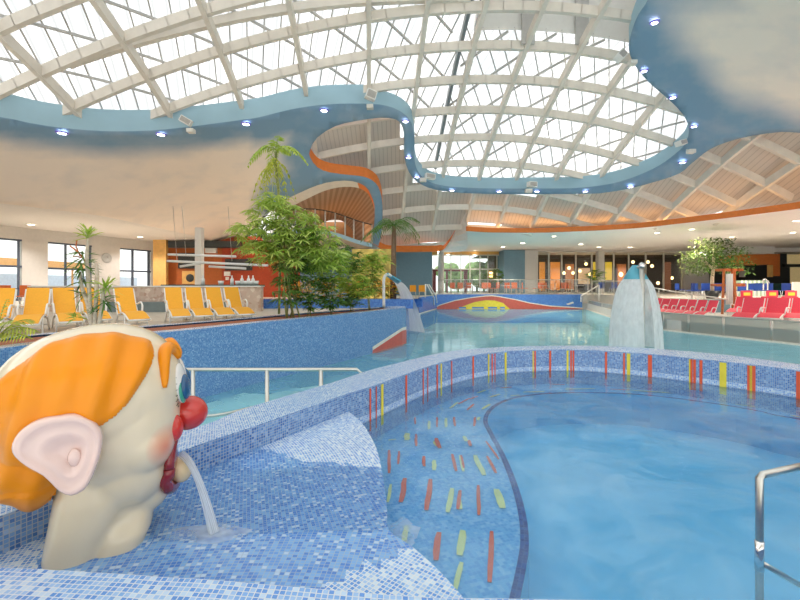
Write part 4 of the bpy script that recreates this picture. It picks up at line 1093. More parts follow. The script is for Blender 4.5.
for i, (px, sz) in enumerate(((446, 1.6), (458, 2.0), (477, 1.8), (484, 2.2))):
    b = MB(); q = at(px, 290, 52); b.tube([(q.x, 52, .45), (q.x, 52, 3)], .15, 6)
    for _ in range(7): b.ell((q.x+R(-1, 1)*sz*.5, 52+R(-1, 1), 3.3+R(-1, 1)*sz*.5), (sz*.5, sz*.5, sz*.45), 10)
    b.build('garden_tree', mat('outdoor leaves %d' % i, (.30, .42, .16), .8, var=.4, scale=2), label='green tree outdoors seen through the far lobby glazing', cat='tree', group='trees beyond the lobby glazing')
# ================================================================ THINGS IN THE HALL
# ---- long planter beside the channel
pl = thing('planter_wall', 'long curved planter wall of blue mosaic with red bark soil', 'planter')
b = MB(); PFF = PF+tip
b.ribbon(setz(PFF, -1.15), PFF, 0)
curb_in = offset(PF, .30)
b.ribbon(PF, curb_in, 1)
b.ribbon(PF[-1:]+tip+PB[:1], [Vector((-.75, 14.4, ZPL))]*(len(tip)+2), 1)
PBi = offset(PB, .22); b.ribbon(PB, PBi, 1); b.ribbon(setz(PB, 1.05), PB, 0)
# red and cream mosaic motif near the tip
k0 = [i for i, p in enumerate(PF) if 400+p.x/p.y*F > 366][0]
seg = [p+(Vector((.004, -.012, 0))) for p in PF[k0:]]+[p+Vector((.012, -.004, 0)) for p in tip[:1]]
nseg = len(seg)
def zrow(p, py): return E-(py-HY)/F*p.y
def lin(px, a, b_): t = max(0, min(1, (px-a[0])/(b_[0]-a[0]))); return a[1]+(b_[1]-a[1])*t
for i in range(nseg-1):
    p, q = seg[i], seg[i+1]; xp, xq = 400+p.x/p.y*F, 400+q.x/q.y*F
    tp_, tq = zrow(p, lin(xp, (370, 352), (404, 329.5))), zrow(q, lin(xq, (370, 352), (404, 329.5)))
    up_ = Vector((0, 0, .10))
    if tp_ > 0 or tq > 0:
        b.face([Vector((p.x, p.y, -.05)), Vector((q.x, q.y, -.05)), Vector((q.x, q.y, max(-.04, tq)))+up_, Vector((p.x, p.y, max(-.04, tp_)))+up_], mi=3)
        o_ = Vector((.004, -.006, 0))
        b.face([Vector((p.x, p.y, -.05))+o_, Vector((q.x, q.y, -.05))+o_, Vector((q.x, q.y, max(-.04, tq)))+o_, Vector((p.x, p.y, max(-.04, tp_)))+o_], mi=2)
b.build('planter_shell', [M['tile_planter'], M['tile_top'], M['t_mred'], M['t_white']], pl)
b = MB(); b.poly([(p.x, p.y) for p in curb_in]+[(-.75, 14.4)]+[(p.x, p.y) for p in PBi], ZPL-.03)
so = b.build('soil', M['soil'], pl)

# ---- foliage makers
def leaf(b, base, d, L, w, droop=.3, mi=0, seg=2, fold=.0):
    d = Vector(d).normalized(); side = d.cross(Vector((0, 0, 1)))
    side = side.normalized() if side.length > 1e-3 else Vector((1, 0, 0))
    roll = R(-.7, .7); upv = side.cross(d); side = side*math.cos(roll)+upv*math.sin(roll)
    pts = []
    for i in range(seg+1):
        t = i/seg; ww = w*math.sin(PI*min(.97, .12+.86*t))**.8 if 0 < i < seg else w*(.25 if i == 0 else .02)
        pts.append((base+d*L*t+Vector((0, 0, -droop*L*t*t)), ww/2))
    vs = []
    for p, ww in pts: vs.append((b.bm.verts.new(p-side*ww), b.bm.verts.new(p+side*ww)))
    for i in range(seg):
        f = b.bm.faces.new((vs[i][0], vs[i][1], vs[i+1][1], vs[i+1][0])); f.material_index = mi
def rdir(up=.2, spread=1):
    a = R(0, 2*PI); return Vector((math.cos(a)*spread, math.sin(a)*spread, up))
def fan(b, c, n, L, w, up=.0, droop=.35, mi=0):
    ax = rdir(R(-.2, .6))
    for i in range(n):
        a = -1.3+2.6*i/max(1, n-1)+R(-.15, .15); h = ax.to_2d().normalized() if ax.to_2d().length > 0 else Vector((1, 0))
        d = Vector((h.x*math.cos(a)-h.y*math.sin(a), h.x*math.sin(a)+h.y*math.cos(a), up+R(-.35, .25)))
        leaf(b, c, d, L*R(.75, 1.15), w, droop, mi)
DENS = 2.3
def plant(name, label, cat, loc, stems, blobs, mats, lf=(.22, .03), nf=7, droop=.35, up=0, group=None, stemr=.02, stemm=None):
    """stems: lists of relative points; blobs: (centre, radii, number of leaf fans, material index)"""
    t = thing(name, label, cat, loc, 0, group); loc = Vector(loc)
    for s in stems:
        b = MB(); pts = smooth_path([Vector(p) for p in s], 3) if len(s) > 2 else [Vector(p) for p in s]
        b.tube(pts, [stemr*(1-.5*i/len(pts)) for i in range(len(pts))], 6); b.build('stem', stemm or M['cane'], t)
    b = MB()
    for c, r, n, mi in blobs:
        for _ in range(int(n*(DENS if name != 'bamboo_clump' else 1.45))):
            v = Vector((R(-1, 1), R(-1, 1), R(-1, 1)))
            while v.length > 1: v = Vector((R(-1, 1), R(-1, 1), R(-1, 1)))
            v = v.normalized()*v.length**.5
            p = Vector((c[0]+v.x*r[0], c[1]+v.y*r[1], c[2]+v.z*r[2])); fan(b, p, nf, lf[0], lf[1], up, droop, mi)
    b.build('foliage', mats, t, weld=0, fix=False)
    return t
def frond(b, base, d, L, n=14, lw=.03, ll=.3, droop=.5, mi=0, rachis=None):
    """one feather palm leaf"""
    d = Vector(d).normalized(); pts = [base+d*L*i/n+Vector((0, 0, -droop*L*(i/n)**2)) for i in range(n+1)]
    b.tube(pts, [.012*(1-.7*i/n)*max(1, L) for i in range(n+1)], 4, mi, False)
    for i in range(2, n+1):
        t = (pts[i]-pts[i-1]).normalized(); s = t.cross(Vector((0, 0, 1))).normalized()
        l_ = ll*math.sin(PI*min(.95, .2+.7*i/n))
        for q in (-1, 1): leaf(b, pts[i], s*q+t*.7+Vector((0, 0, -.25)), l_*R(.85, 1.1), lw, .35, mi, 2)
ZSO = ZPL-.03
def soil_pt(px, Y): return Vector(((px-400)/F*Y, Y, ZSO))
# bamboo clump
Y0 = 10.3; s0 = soil_pt(292, Y0); 
def rel3(px, py, dy=0): p = at(px, py, Y0+dy); return (p.x-s0.x, dy, p.z-s0.z)
stems = [[(R(-.2, .2), R(-.2, .2), 0), (R(-.25, .25), R(-.2, .2), 1.0), (R(-.5, .5), R(-.2, .2), 2.0+R(0, .7))] for _ in range(7)]
bl = [(rel3(px, py, dy), (rx*Y0/F, .5, rz*Y0/F), n, mi) for px, py, rx, rz, n, mi, dy in [
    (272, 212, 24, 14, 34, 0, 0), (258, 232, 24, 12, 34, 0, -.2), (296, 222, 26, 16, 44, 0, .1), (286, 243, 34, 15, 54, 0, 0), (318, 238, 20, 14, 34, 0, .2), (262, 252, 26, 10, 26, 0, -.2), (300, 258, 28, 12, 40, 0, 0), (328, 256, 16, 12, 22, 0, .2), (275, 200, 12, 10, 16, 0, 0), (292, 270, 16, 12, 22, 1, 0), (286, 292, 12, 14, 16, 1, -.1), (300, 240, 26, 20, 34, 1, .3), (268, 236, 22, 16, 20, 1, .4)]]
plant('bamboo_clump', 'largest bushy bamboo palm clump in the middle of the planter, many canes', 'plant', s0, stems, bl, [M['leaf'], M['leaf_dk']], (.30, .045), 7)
def small(px, Y, blobs, label, mats=('leaf_br', 'leaf_dk'), n=3, lf=(.26, .042), name='parlor_palm', hh=1.0, up=.2):
    s = soil_pt(px, Y); st = [[(R(-.06, .06), R(-.06, .06), 0), (R(-.1, .1), R(-.1, .1), hh*.5), (R(-.15, .15), R(-.1, .1), hh*R(.8, 1.1))] for _ in range(n)]
    bl = []
    for bx0, by0, rx, rz, k, mi in blobs:
        p = at(bx0, by0, Y); bl.append(((p.x-s.x, 0, p.z-s.z), (rx*Y/F*1.15, .35, rz*Y/F*1.1), int(k*1.7), mi))
    return plant(name, label, 'plant', s, st, bl, [M[mats[0]], M[mats[1]]], lf, 6, .4, up, stemr=.013)
small(309, 10.6, [(305, 270, 14, 14, 16, 1), (309, 300, 7, 8, 10, 1), (318, 262, 12, 10, 14, 0)], 'slender dark leaved palm just right of the big bamboo clump')
small(331, 11.4, [(331, 268, 15, 12, 20, 0), (325, 285, 10, 8, 12, 1), (330, 302, 8, 7, 14, 1), (340, 256, 8, 6, 8, 0)], 'palm with three thin stems in the middle of the right half of the planter')
small(352, 12.6, [(352, 282, 14, 9, 20, 0), (346, 260, 14, 12, 20, 1), (352, 300, 8, 6, 12, 1), (362, 290, 9, 7, 10, 0)], 'low bright green palm close to the planter tip')
small(370, 13.4, [(366, 268, 14, 12, 20, 0), (376, 262, 12, 10, 14, 0), (370, 284, 12, 9, 12, 1), (338, 250, 10, 7, 10, 1)], 'bright bushy palm behind the cascade pipe')
# shrubs in the low planter, amber light put into the leaf colour
for i, px in enumerate((296, 318, 340, 358, 374, 388)):
    Y = 16.9; s = Vector(((px-400)/F*Y, Y, 1.45))
    plant('amber_painted_shrub', 'shrub with amber light painted into its leaves, in the low blue planter behind the palms', 'plant', s, [[(0, 0, 0), (.02, 0, .3), (0, .02, .5)]], [((0, 0, .42), (.5, .3, .42), 34, 0), ((0, 0, .35), (.45, .3, .3), 10, 1)], [M['leaf_or'], M['leaf_br']], (.18, .05), 5, .3, .3, 'shrubs painted amber lit in the low planter')
# tall fishtail palm with hanging yellow fronds
Y = 11.6; s = soil_pt(279, Y); t = thing('tall_palm', 'tall thin palm with drooping crown and hanging yellow frond cluster', 'palm', s)
def rp3(px, py, dy=0): p = at(px, py, Y+dy); return p-s
b = MB(); b.tube(smooth_path([Vector((0, 0, 0)), rp3(280, 250), rp3(279, 200), rp3(276, 170), rp3(276, 152)], 3), .035, 6); b.build('trunk', M['cane'], t)
b = MB(); c = rp3(276, 150)
for dx, dy, up, L, dr in [(-1, .1, .75, 1.0, 1.0), (-.8, -.5, .9, .8, 1.0), (-.25, .3, 1, .5, .3), (.2, -.3, 1, .6, .4), (1, .1, .85, 1.1, .95), (.9, -.6, .5, .9, .7), (.5, .8, .8, .7, .6), (-.5, .8, .6, .8, .9)]:
    frond(b, c, (dx, dy, up), L, 12, .06, .24, dr)
b.build('crown', M['leaf_br'], t, weld=0, fix=False)
b = MB(); c = rp3(275, 164)
for _ in range(16):
    d = rdir(.5, .6); frond(b, c+Vector((R(-.1, .1), R(-.1, .1), R(-.2, .1))), d, R(.5, .8), 8, .05, .16, 1.9)
b.build('hanging_fronds', M['leaf_yel'], t, label='yellow hanging fronds', weld=0, fix=False)
# coconut palm behind the cascade
Y = 17.0; s = Vector(((393-400)/F*Y, Y, 1.45)); t = thing('feather_palm', 'brown trunked feather palm standing behind the cascade pipe', 'palm', s)
b = MB(); c = at(394, 226, Y)-s; b.tube([(0, 0, 0), (c.x*.5, 0, c.z*.5), (c.x, 0, c.z)], [.13, .11, .08], 8); b.build('trunk', M['bark'], t)
b = MB()
for i in range(15):
    a = i*2*PI/15+R(-.15, .15); frond(b, c, (math.cos(a), math.sin(a), R(.25, 1.1)), R(1.2, 1.7), 14, .035, .42, R(.6, 1.0))
b.build('crown', M['leaf_dk'], t, weld=0, fix=False)
# yucca with pale branches near the clown head
Y = 6.15; s = soil_pt(92, Y); t = thing('yucca', 'yucca with pale branched stems and sword leaf tufts behind the clown head', 'plant', s)
def ry(px, py, dy=0): return at(px, py, Y+dy)-s
st = [[(0, 0, 0), ry(90, 300), ry(87, 262), ry(88, 238)], [(.03, 0, 0), ry(96, 300), ry(97, 275), ry(96, 262)], [(.06, 0, 0), ry(101, 312), ry(103, 295), ry(101, 285)], [(0, .03, 0), ry(88, 305), ry(82, 288), ry(80, 272)]]
for i, q in enumerate(st):
    b = MB(); b.tube(smooth_path([Vector(p) for p in q], 3), [.035, .03, .03, .028, .028, .028, .025, .025, .022, .02][:len(q)*3-2], 7); b.build('stem', M['bark_pale'], t)
b = MB(); b.tube(smooth_path([ry(86, 262), ry(78, 252), ry(70, 246)], 3), .012, 5); b.tube([ry(80, 256), ry(76, 246), ry(77, 240)], .01, 5); b.tube([ry(84, 258), ry(73, 256)], .01, 5); b.build('dead_branch', M['wood'], t, label='dry orange brown branch')
b = MB()
def tuft(c, n, L, w, lo=-.5, hi=1.2, mi=0, dr=.25):
    for _ in range(n): leaf(b, c+Vector((R(-.02, .02), R(-.02, .02), R(-.05, .05))), rdir(R(lo, hi)), L*R(.75, 1.1), w, dr, mi, 3)
tuft(ry(88, 236), 34, .26, .026, -.1, 2.2, 0)
for yy in (254, 262, 270, 280): tuft(ry(82, yy), 22, .27, .026, -.8, .9, 1)
tuft(ry(106, 288), 34, .26, .024, -.5, 2.0, 0); tuft(ry(104, 300), 26, .26, .024, -.9, .8, 1)
tuft(ry(82, 296), 26, .25, .024, -.6, 1.0, 1); tuft(ry(76, 316), 20, .2, .02, -.2, 1.0, 0); tuft(ry(94, 312), 16, .16, .02, 0, 1.5, 1)
b.build('foliage', [M['leaf_br'], M['leaf_dk']], t, weld=0, fix=False)
# arching palm at the left edge
Y = 5.45; s = soil_pt(-6, Y); t = thing('young_palm', 'young palm with long yellow green arching fronds at the left edge', 'plant', s)
b = MB()
for dx, dy, up, L, dr in [(1, .1, 1.2, .75, .55), (.8, -.2, 1.5, .7, .45), (.3, .2, 2.2, .75, .25), (.6, .5, 1.4, .75, .5), (-.2, -.3, 1.6, .7, .3), (.9, -.1, .8, .6, .5), (.1, -.6, 1.2, .6, .5)]:
    frond(b, Vector((0, 0, .05)), (dx, dy, up), L, 12, .028, .26, dr)
b.build('fronds', M['leaf_yel'], t, weld=0, fix=False)
b = MB(); b.tube([(0, 0, -.02), (0, 0, .12)], .03, 8); b.build('stem', M['cane'], t)
# ficus tree
Y = 24.5; s = at(712, 300, Y); s.z = ZD; t = thing('ficus_tree', 'round crowned ficus tree standing among the blue chairs', 'tree', s)
b = MB(); b.tube([(0, 0, 0), (.02, 0, 1.2), (.1, 0, 2.0)], [.11, .09, .07], 8)
for dx, dy, z in ((-.7, .2, 2.7), (.5, .3, 2.9), (-.2, -.4, 3.0), (.9, -.2, 2.6), (-.4, .5, 2.3)): b.tube([(.06, 0, 1.7), (dx*.5, dy*.5, (1.7+z)/2), (dx, dy, z)], [.06, .04, .02], 6)
b.build('trunk', M['bark_pale'], t)
b = MB()
for px, py, rx, rz, n, mi in [(712, 248, 16, 10, 300, 0), (700, 258, 13, 9, 220, 0), (726, 258, 15, 11, 300, 1), (712, 262, 20, 10, 260, 1), (698, 270, 9, 5, 90, 0), (734, 266, 10, 8, 120, 1), (692, 262, 6, 8, 60, 0), (718, 244, 10, 5, 90, 0)]:
    c = at(px, py, Y)-s
    for _ in range(int(n*1.6)):
        v = Vector((R(-1, 1), R(-1, 1), R(-1, 1))); leaf(b, Vector((c.x+v.x*rx*Y/F, v.y*.9, c.z+v.z*rz*Y/F)), rdir(R(-.8, .6)), .17, .085, .3, mi, 2)
b.build('crown', [leafmat('ficus leaf', (.04, .09, .015), (.17, .23, .05)), M['leaf_dk']], t, weld=0, fix=False)
b = MB(); b.lathe([(.001, 0), (.28, 0), (.36, .45), (.3, .45), (.3, .4), (.001, .4)], (0, 0, 0), 16); b.build('pot', M['dk'], t)
# small plants in front of the glazing
for i, (px, Y) in enumerate(((596, 39.3), (497, 39.6))):
    s = at(px, 292, Y); s.z = ZD
    plant('potted_plant', ['dark potted plant in front of the restaurant glazing', 'potted plant beside the far lobby entrance'][i], 'plant', s, [[(0, 0, .3), (0, 0, .8), (.05, 0, 1.4)]], [((0, 0, 1.6), (.9, .5, .7), 40, 0)], [M['leaf_dk']], (.4, .08), 5, .3, .2)

# ---- loungers
def make_lounger(name, label, fabric, group, W=.31):
    t = thing(name, label, 'lounger', (0, 0, 0), 0, group)
    prof = smooth_path([Vector((0, -1.15, .24)), Vector((0, -.75, .34)), Vector((0, -.35, .37)), Vector((0, .05, .30)), Vector((0, .25, .42)), Vector((0, .52, .74)), Vector((0, .66, .92))], 3)
    b = MB()
    top = [p+Vector((0, 0, .015)) for p in prof]; n_ = len(prof)
    for sgn in (1,):
        L_ = [p+Vector((-W, 0, 0)) for p in top]; R_ = [p+Vector((W, 0, 0)) for p in top]
        L2 = [p+Vector((-W, 0, -.03)) for p in top]; R2 = [p+Vector((W, 0, -.03)) for p in top]
        b.ribbon(L_, R_); b.ribbon(R2, L2); b.ribbon(L_, L2); b.ribbon(R_, R2)
        b.face([L_[0], R_[0], R2[0], L2[0]]); b.face([L_[-1], L2[-1], R2[-1], R_[-1]])
    b.build('sling', fabric, t)
    b = MB()
    for s in (-1, 1): b.tube([p+Vector((s*(W+.01), 0, -.02)) for p in prof], .02, 6)
    b.tube([prof[0]+Vector((-W, 0, -.02)), prof[0]+Vector((W, 0, -.02))], .02, 6)
    b.build('frame', M['wplastic'], t)
    for y0, y1 in ((-.72, -.85), (.12, .30)):
        b = MB()
        for s in (-1, 1): b.tube([(s*(W+.01), y0, .33 if y0 < 0 else .3), (s*(W+.03), y1, .0)], .018, 6)
        b.tube([(-W-.02, (y0+y1*2)/3, .12), (W+.02, (y0+y1*2)/3, .12)], .014, 6)
        b.build('leg', M['wplastic'], t)
    for s in (-1, 1):
        b = MB(); b.tube(smooth_path([Vector((s*(W+.02), -.28, .36)), Vector((s*(W+.035), -.24, .50)), Vector((s*(W+.035), -.08, .58)), Vector((s*(W+.05), .12, .56)), Vector((s*(W+.02), .30, .52))], 3), .022, 6); b.build('armrest', M['wplastic'], t)
    return t
KL = 'yellow sun lounger, '
yl = make_lounger('sun_lounger', KL+'leftmost of the row of four by the stone wall', M['yellow'], 'yellow sun loungers on the left deck', .2)
def deck_at(px, Y, z=1.1): return ((px-400)/F*Y, Y, z)
spots = [(176, 10.1, .6, 'leftmost of the row of four by the stone wall'), (197, 10.35, .6, 'second from left in the row of four by the stone wall'), (217.5, 10.6, .6, 'third from left in the row of four by the stone wall'), (236.5, 10.85, .6, 'rightmost of the row of four nearest the blue planter'),
         (129, 9.2, .75, 'right behind the clown head and right of the yucca'), (93, 9.2, .75, 'half hidden behind the yucca stems'), (66, 8.7, .75, 'just left of the yucca'), (34, 8.2, .6, 'behind the arching palm fronds'), (-4, 7.7, .6, 'cut by the left edge of the picture')]
for i, (px, Y, r_, l) in enumerate(spots):
    if i == 0: yl.location = deck_at(px, Y); yl.rotation_euler.z = r_; yl.scale = (.9,)*3
    else: dup(yl, deck_at(px, Y), r_, KL+l, .9)
rl0 = rln = None
KR = 'red sun lounger, '
ords = ['nearest the mushroom fountain', 'second from left', 'third from left', 'fourth from left', 'third from right', 'second from right', 'rightmost, beside the lifeguard chair']
for i, px in enumerate((656, 663.5, 671.5, 680.5, 689.5, 699.5, 710.5)):
    l = KR+'row of seven behind the parapet, '+ords[i]; Y = 21.8-i*.5
    if rln is None:
        rln = make_lounger('sun_lounger', l, M['red'], 'red sun loungers behind the glass parapet', .21); rln.location = deck_at(px-2, Y, .5); rln.rotation_euler.z = -1.0; rln.scale = (.86,)*3
    else: dup(rln, deck_at(px-2, Y, .5), -1.0, l, .86)
rl0 = make_lounger('sun_lounger', KR+'large, leftmost of the front row at the glass parapet', M['red'], 'red sun loungers behind the glass parapet')
rl0.location = deck_at(750, 17.0, .5); rl0.rotation_euler.z = -.9; rl0.scale = (1.05,)*3
for px, Y, r_, l in ((775, 16.8, -.9, 'middle of the large front row at the glass parapet'), (801, 16.6, -.9, 'large, in front, cut by the right picture edge'),
                     (741, 20.2, -.9, 'behind the front row, just right of the lifeguard chair'), (766, 20.2, -.9, 'second row, between the two front loungers'), (787, 20.1, -.9, 'second row near the right edge')):
    dup(rl0, deck_at(px, Y, .5), r_, KR+l, 1.05 if Y < 18 else 1)
# red chairs with a pale tag on the back
def make_chair(name, label, m, leg, group=None, tagm=None, s=1):
    t = thing(name, label, 'chair', (0, 0, 0), 0, group)
    b = MB(); b.box((0, 0, .44), (.44, .42, .04)); b.build('seat', m, t)
    b = MB(); b.box((0, .21, .68), (.44, .035, .42)); k = b.build('backrest', m, t)
    if tagm:
        b = MB(); b.box((0, .235, .76), (.26, .02, .12)); b.box((0, .19, .76), (.26, .02, .12)); b.build('headrest_label', tagm, k)
    for sx in (-1, 1):
        for sy in (-1, 1):
            b = MB(); b.tube([(sx*.18, sy*.17, .43), (sx*.22, sy*.22, 0)], .016, 6); b.build('leg', leg, t)
    return t
rc = None
for px, Y, l in ((751, 21.8, 'leftmost'), (777, 21.8, 'middle'), (796, 21.8, 'rightmost')):
    lab = 'red chair with a yellow headrest label, %s of the three behind the red loungers' % l
    if rc is None: rc = make_chair('red_armchair', lab, M['red'], M['wplastic'], 'red chairs with yellow labels', M['t_yel']); rc.location = deck_at(px, Y, .5); rc.scale = (1.35, 1.35, 1.35)
    else: dup(rc, deck_at(px, Y, .5), 0, lab, 1.35)
# blue chairs and tables on the upper deck
bc = None; GB_ = 'blue plastic chair at the tables on the right upper deck'
for i, (px, Y, r_) in enumerate([(680, 30, .4), (692, 27, 3.4), (700, 29, 1.2), (706, 26, -.5), (718, 28, .3), (726, 26, 2.8), (735, 29, .5), (744, 26.5, 0), (752, 28, -.8), (760, 25.5, 2), (768, 27, .3), (722, 24.5, .2), (775, 25, .4), (788, 26, -.3), (740, 24.4, 2.9), (697, 24.6, .6)]):
    if bc is None: bc = make_chair('blue_chair', GB_, M['blue_pl'], M['wplastic'], 'blue chairs on the right upper deck'); bc.location = deck_at(px, Y, ZD); bc.rotation_euler.z = r_
    else: dup(bc, deck_at(px, Y, ZD), r_)
for px, Y, l in ((600, 36.6, 'left blue chair between the steps and the mushroom fountain'), (613, 36.6, 'right blue chair between the steps and the mushroom fountain')):
    o = dup(bc, deck_at(px, Y, ZD), PI, l, 1.15); del o['group']
tb = thing('cafe_table', 'small pale square cafe table among the orange chairs', 'table', (0, 0, 0), 0, 'pale tables among the orange chairs')
b = MB(); b.box((0, 0, .73), (.8, .8, .04)); b.build('tabletop', M['tabl'], tb)
b = MB(); b.tube([(0, 0, 0), (0, 0, .72)], .04, 8); b.box((0, 0, .02), (.45, .45, .03)); b.build('pedestal', M['steel'], tb)
TP = [(472.5, 37), (506.5, 37), (543, 37), (577.5, 37)]
for i, (px, Y) in enumerate(TP):
    if i == 0: tb.location = deck_at(px, Y, ZD)
    else: dup(tb, deck_at(px, Y, ZD))
oc = None; GO = 'orange plastic chair at the cafe tables behind the far glass railing'
for i, (px, Y, r_) in enumerate([(453.5, 37.6, .2), (460, 37, 3.1), (467.5, 37.8, -.6), (484, 37, 3.1), (491.5, 37.8, .8), (495.5, 36.6, -1.2), (508, 38.2, .1), (514, 37, 3.0), (518.5, 37.6, 1.5), (525, 37.4, 1.4), (537, 36.8, -1.4), (542.5, 38, .0), (548.5, 36.8, 1.5), (560.5, 37, -1.3), (565, 37.8, 0), (570, 37, 1.6)]):
    if oc is None: oc = make_chair('orange_chair', GO, M['or_pl'], M['wframe'], 'orange chairs behind the far railing'); oc.location = deck_at(px, Y, ZD); oc.rotation_euler.z = r_; oc.scale = (1.12,)*3
    else: dup(oc, deck_at(px, Y, ZD), r_, None, 1.12)
yc = None
for px, Y, l in ((413, 29.5, 'left'), (422, 29.5, 'right')):
    lab = 'yellow chair on the far left deck, %s of the two before the blue wall' % l
    if yc is None: yc = make_chair('yellow_chair', lab, M['yellow'], M['wframe']); yc.location = deck_at(px, Y, 1.1)
    else: dup(yc, deck_at(px, Y, 1.1), 0, lab)
oc2 = None
for px, l in ((10, 'left'), (30, 'right')):
    lab = 'orange chair by the left windows, %s of the pair' % l
    if oc2 is None: oc2 = make_chair('orange_armchair', lab, M['or_pl'], M['wframe']); oc2.location = deck_at(px, 17, 1.1); oc2.rotation_euler.z = PI
    else: dup(oc2, deck_at(px, 17, 1.1), PI, lab)
# lifeguard chair
Y = 22.0; s = Vector(((731-400)/F*Y, Y, .5)); t = thing('lifeguard_chair', 'tall orange stained wooden lifeguard chair with open ladder frame', 'chair', s)
u = Y/F
def lg(px, py, dy=0): return ((px-731)*u, dy, 2-(py-HY)*u*1.0-.5)
for a, c in (((719.5, 270, -.3), (715, 313.6, -.5)), ((728, 269, -.3), (728, 315, -.6)), ((737, 270, .3), (742, 312, .6)), ((757-18, 269.5, .3), (743, 310, .5))):
    b = MB(); b.beam(lg(*a), lg(*c), .10, .10); b.build('leg', M['wood'], t)
for a, c in (((718.5, 270, -.3), (739, 270, .0)), ((717, 285, -.4), (741, 284.5, -.2)), ((720, 270, .3), (739, 270, .3)), ((720, 270, -.3), (720, 270, .3)), ((738, 270, -.3), (738, 270, .3)), ((717, 285, -.4), (717, 285, .4)), ((740, 285, -.3), (740, 285, .4))):
    b = MB(); b.beam(lg(*a), lg(*c), .09, .12); b.build('crossbar', M['wood'], t)
b = MB(); b.box((0, 0, lg(0, 286)[2]), (1.0, .6, .05)); b.build('seat', M['wood'], t)
b = MB()
for i in range(8):
    x0 = lg(719+i*.7, 0)[0]
P_ = [Vector((lg(719.5+i*.75, 0)[0], -.46+.03*math.sin(i*2.1), 0)) for i in range(9)]
b.ribbon([p+Vector((0, 0, lg(0, 304)[2])) for p in P_], [p+Vector((0, 0, lg(0, 274)[2])) for p in P_], smooth=True)
o = b.build('towel', M['towel'], label='long white towel hanging from the lifeguard chair', cat='towel'); o.location = s
m_ = o.modifiers.new('t', 'SOLIDIFY'); m_.thickness = .03

# ---- railings
def railing(name, label, P, h, z0, panel, post_every=1, rail_r=.03, pr=.03, inset=.02):
    t = thing(name, label, 'railing', (P[0].x, P[0].y, z0)); o = Vector(t.location)
    b = MB(); b.tube([Vector((p.x, p.y, z0+h))-o for p in P], rail_r, 8); b.build('handrail', M['steel'], t)
    for i in range(len(P)):
        b = MB(); b.tube([Vector((P[i].x, P[i].y, z0))-o, Vector((P[i].x, P[i].y, z0+h))-o], pr, 8); b.build('post', M['steel'], t)
        if i < len(P)-1:
            b = MB(); a, c = P[i], P[i+1]; d = (c-a).normalized()*.05
            q = [Vector((a.x+d.x, a.y+d.y, z0+inset)), Vector((c.x-d.x, c.y-d.y, z0+inset)), Vector((c.x-d.x, c.y-d.y, z0+h-.03)), Vector((a.x+d.x, a.y+d.y, z0+h-.03))]
            b.face([x-o for x in q]); g = b.build('glass_panel', panel, t); m = g.modifiers.new('s', 'SOLIDIFY'); m.thickness = .012
    return t
railing('glass_parapet', 'low frosted glass parapet along the right side of the main pool', [Vector((x, y, 0)) for x, y in [(lambda p: (p.x+.1, p.y+.05))(onz(px, py, 0)) for px, py in ((587.5, 309.5), (601, 314.5), (618, 320), (637, 325.2), (662, 330.5), (687, 333.6), (722, 337.3), (770, 342.5), (803, 346.3), (850, 351))]], .72, .06, M['frost'])
railing('glass_railing', 'clear glass railing along the far edge of the main pool', [Vector((at(px, 0, 35.12).x, 35.12, 0)) for px in (438, 455, 472, 498, 520, 537, 555, 572, 588)], 1.22, ZD, M['clear'])
railing('upper_railing', 'pale metal railing with glass at the upper steps behind the mushroom fountain', [Vector((at(px, 0, 34.0).x, 34.0, 0)) for px in (592, 603, 614, 626, 640)], 1.1, ZD, M['clear'])
def tubes(name, label, cat, runs, r_, m, part='tube'):
    o0 = Vector(runs[0][0]); t = thing(name, label, cat, o0)
    for k, P in enumerate(runs):
        b = MB(); b.tube([Vector(p)-o0 for p in P], r_, 8); b.build(part if k else 'handrail', m, t)
    return t
tubes('step_handrail', 'white handrail at the pool steps beside the left end of the far wall', 'handrail', [[at(429, 284.5, 33), at(436, 296, 34), at(437, 303, 34)], [at(425.5, 284, 32), at(425.5, 297, 32)], [at(427, 284.5, 32.5), at(434, 298, 33.5), at(434, 305, 33.5)]], .05, M['wplastic'], 'post')
tubes('step_handrail', 'white handrail at the pool steps beside the right end of the far wall', 'handrail', [[at(599, 285, 33.5), at(581, 296, 33.5), at(581, 302, 33.5)], [at(599, 285, 33.4), at(599, 301, 33.4)]], .05, M['wplastic'], 'post')
tubes('ramp_handrail', 'long sloping steel handrail behind the row of red loungers', 'handrail', [[at(652, 287.5, 22.8), at(670, 291, 21.8), at(728, 299.5, 19.6)], [at(659, 289, 22.4), at(659, 301, 22.4)], [at(692, 294.2, 20.8), at(692, 308, 20.8)]], .035, M['steel'], 'post')
tubes('counter_handrail', 'small arched steel handrail before the serving counter', 'handrail', [[at(763.5, 290, 27), at(763.5, 279, 27), at(765, 278.5, 27), at(770, 284, 27), at(770, 290, 27)]], .04, M['chrome'])
# stainless handrail in the channel
Yr = 5.05; zr = E-(369.5-HY)/F*Yr
t = thing('channel_handrail', 'long stainless steel handrail standing in the shallow channel', 'handrail', (-4.9, Yr, 0)); o0 = Vector(t.location)
xe = (361-400)/F*Yr
b = MB(); b.tube([Vector((-5.6, Yr, zr))-o0, Vector((xe-.05, Yr, zr))-o0, Vector((xe, Yr, zr-.04))-o0, Vector((xe, Yr, -.1))-o0], .022, 8); b.build('handrail', M['steel'], t)
for px in (108, 193, 267, 321):
    x = (px-400)/F*Yr; b = MB(); b.tube([Vector((x, Yr, zr))-o0, Vector((x, Yr, -.5))-o0], .025, 8); b.build('post', M['steel'], t)
b = MB(); b.tube([p-o0 for p in smooth_path([onz(200, 417, .25), onz(225, 414, .25), onz(262, 405, .25)], 3)], .022, 8); b.build('lower_rail', M['steel'], t)
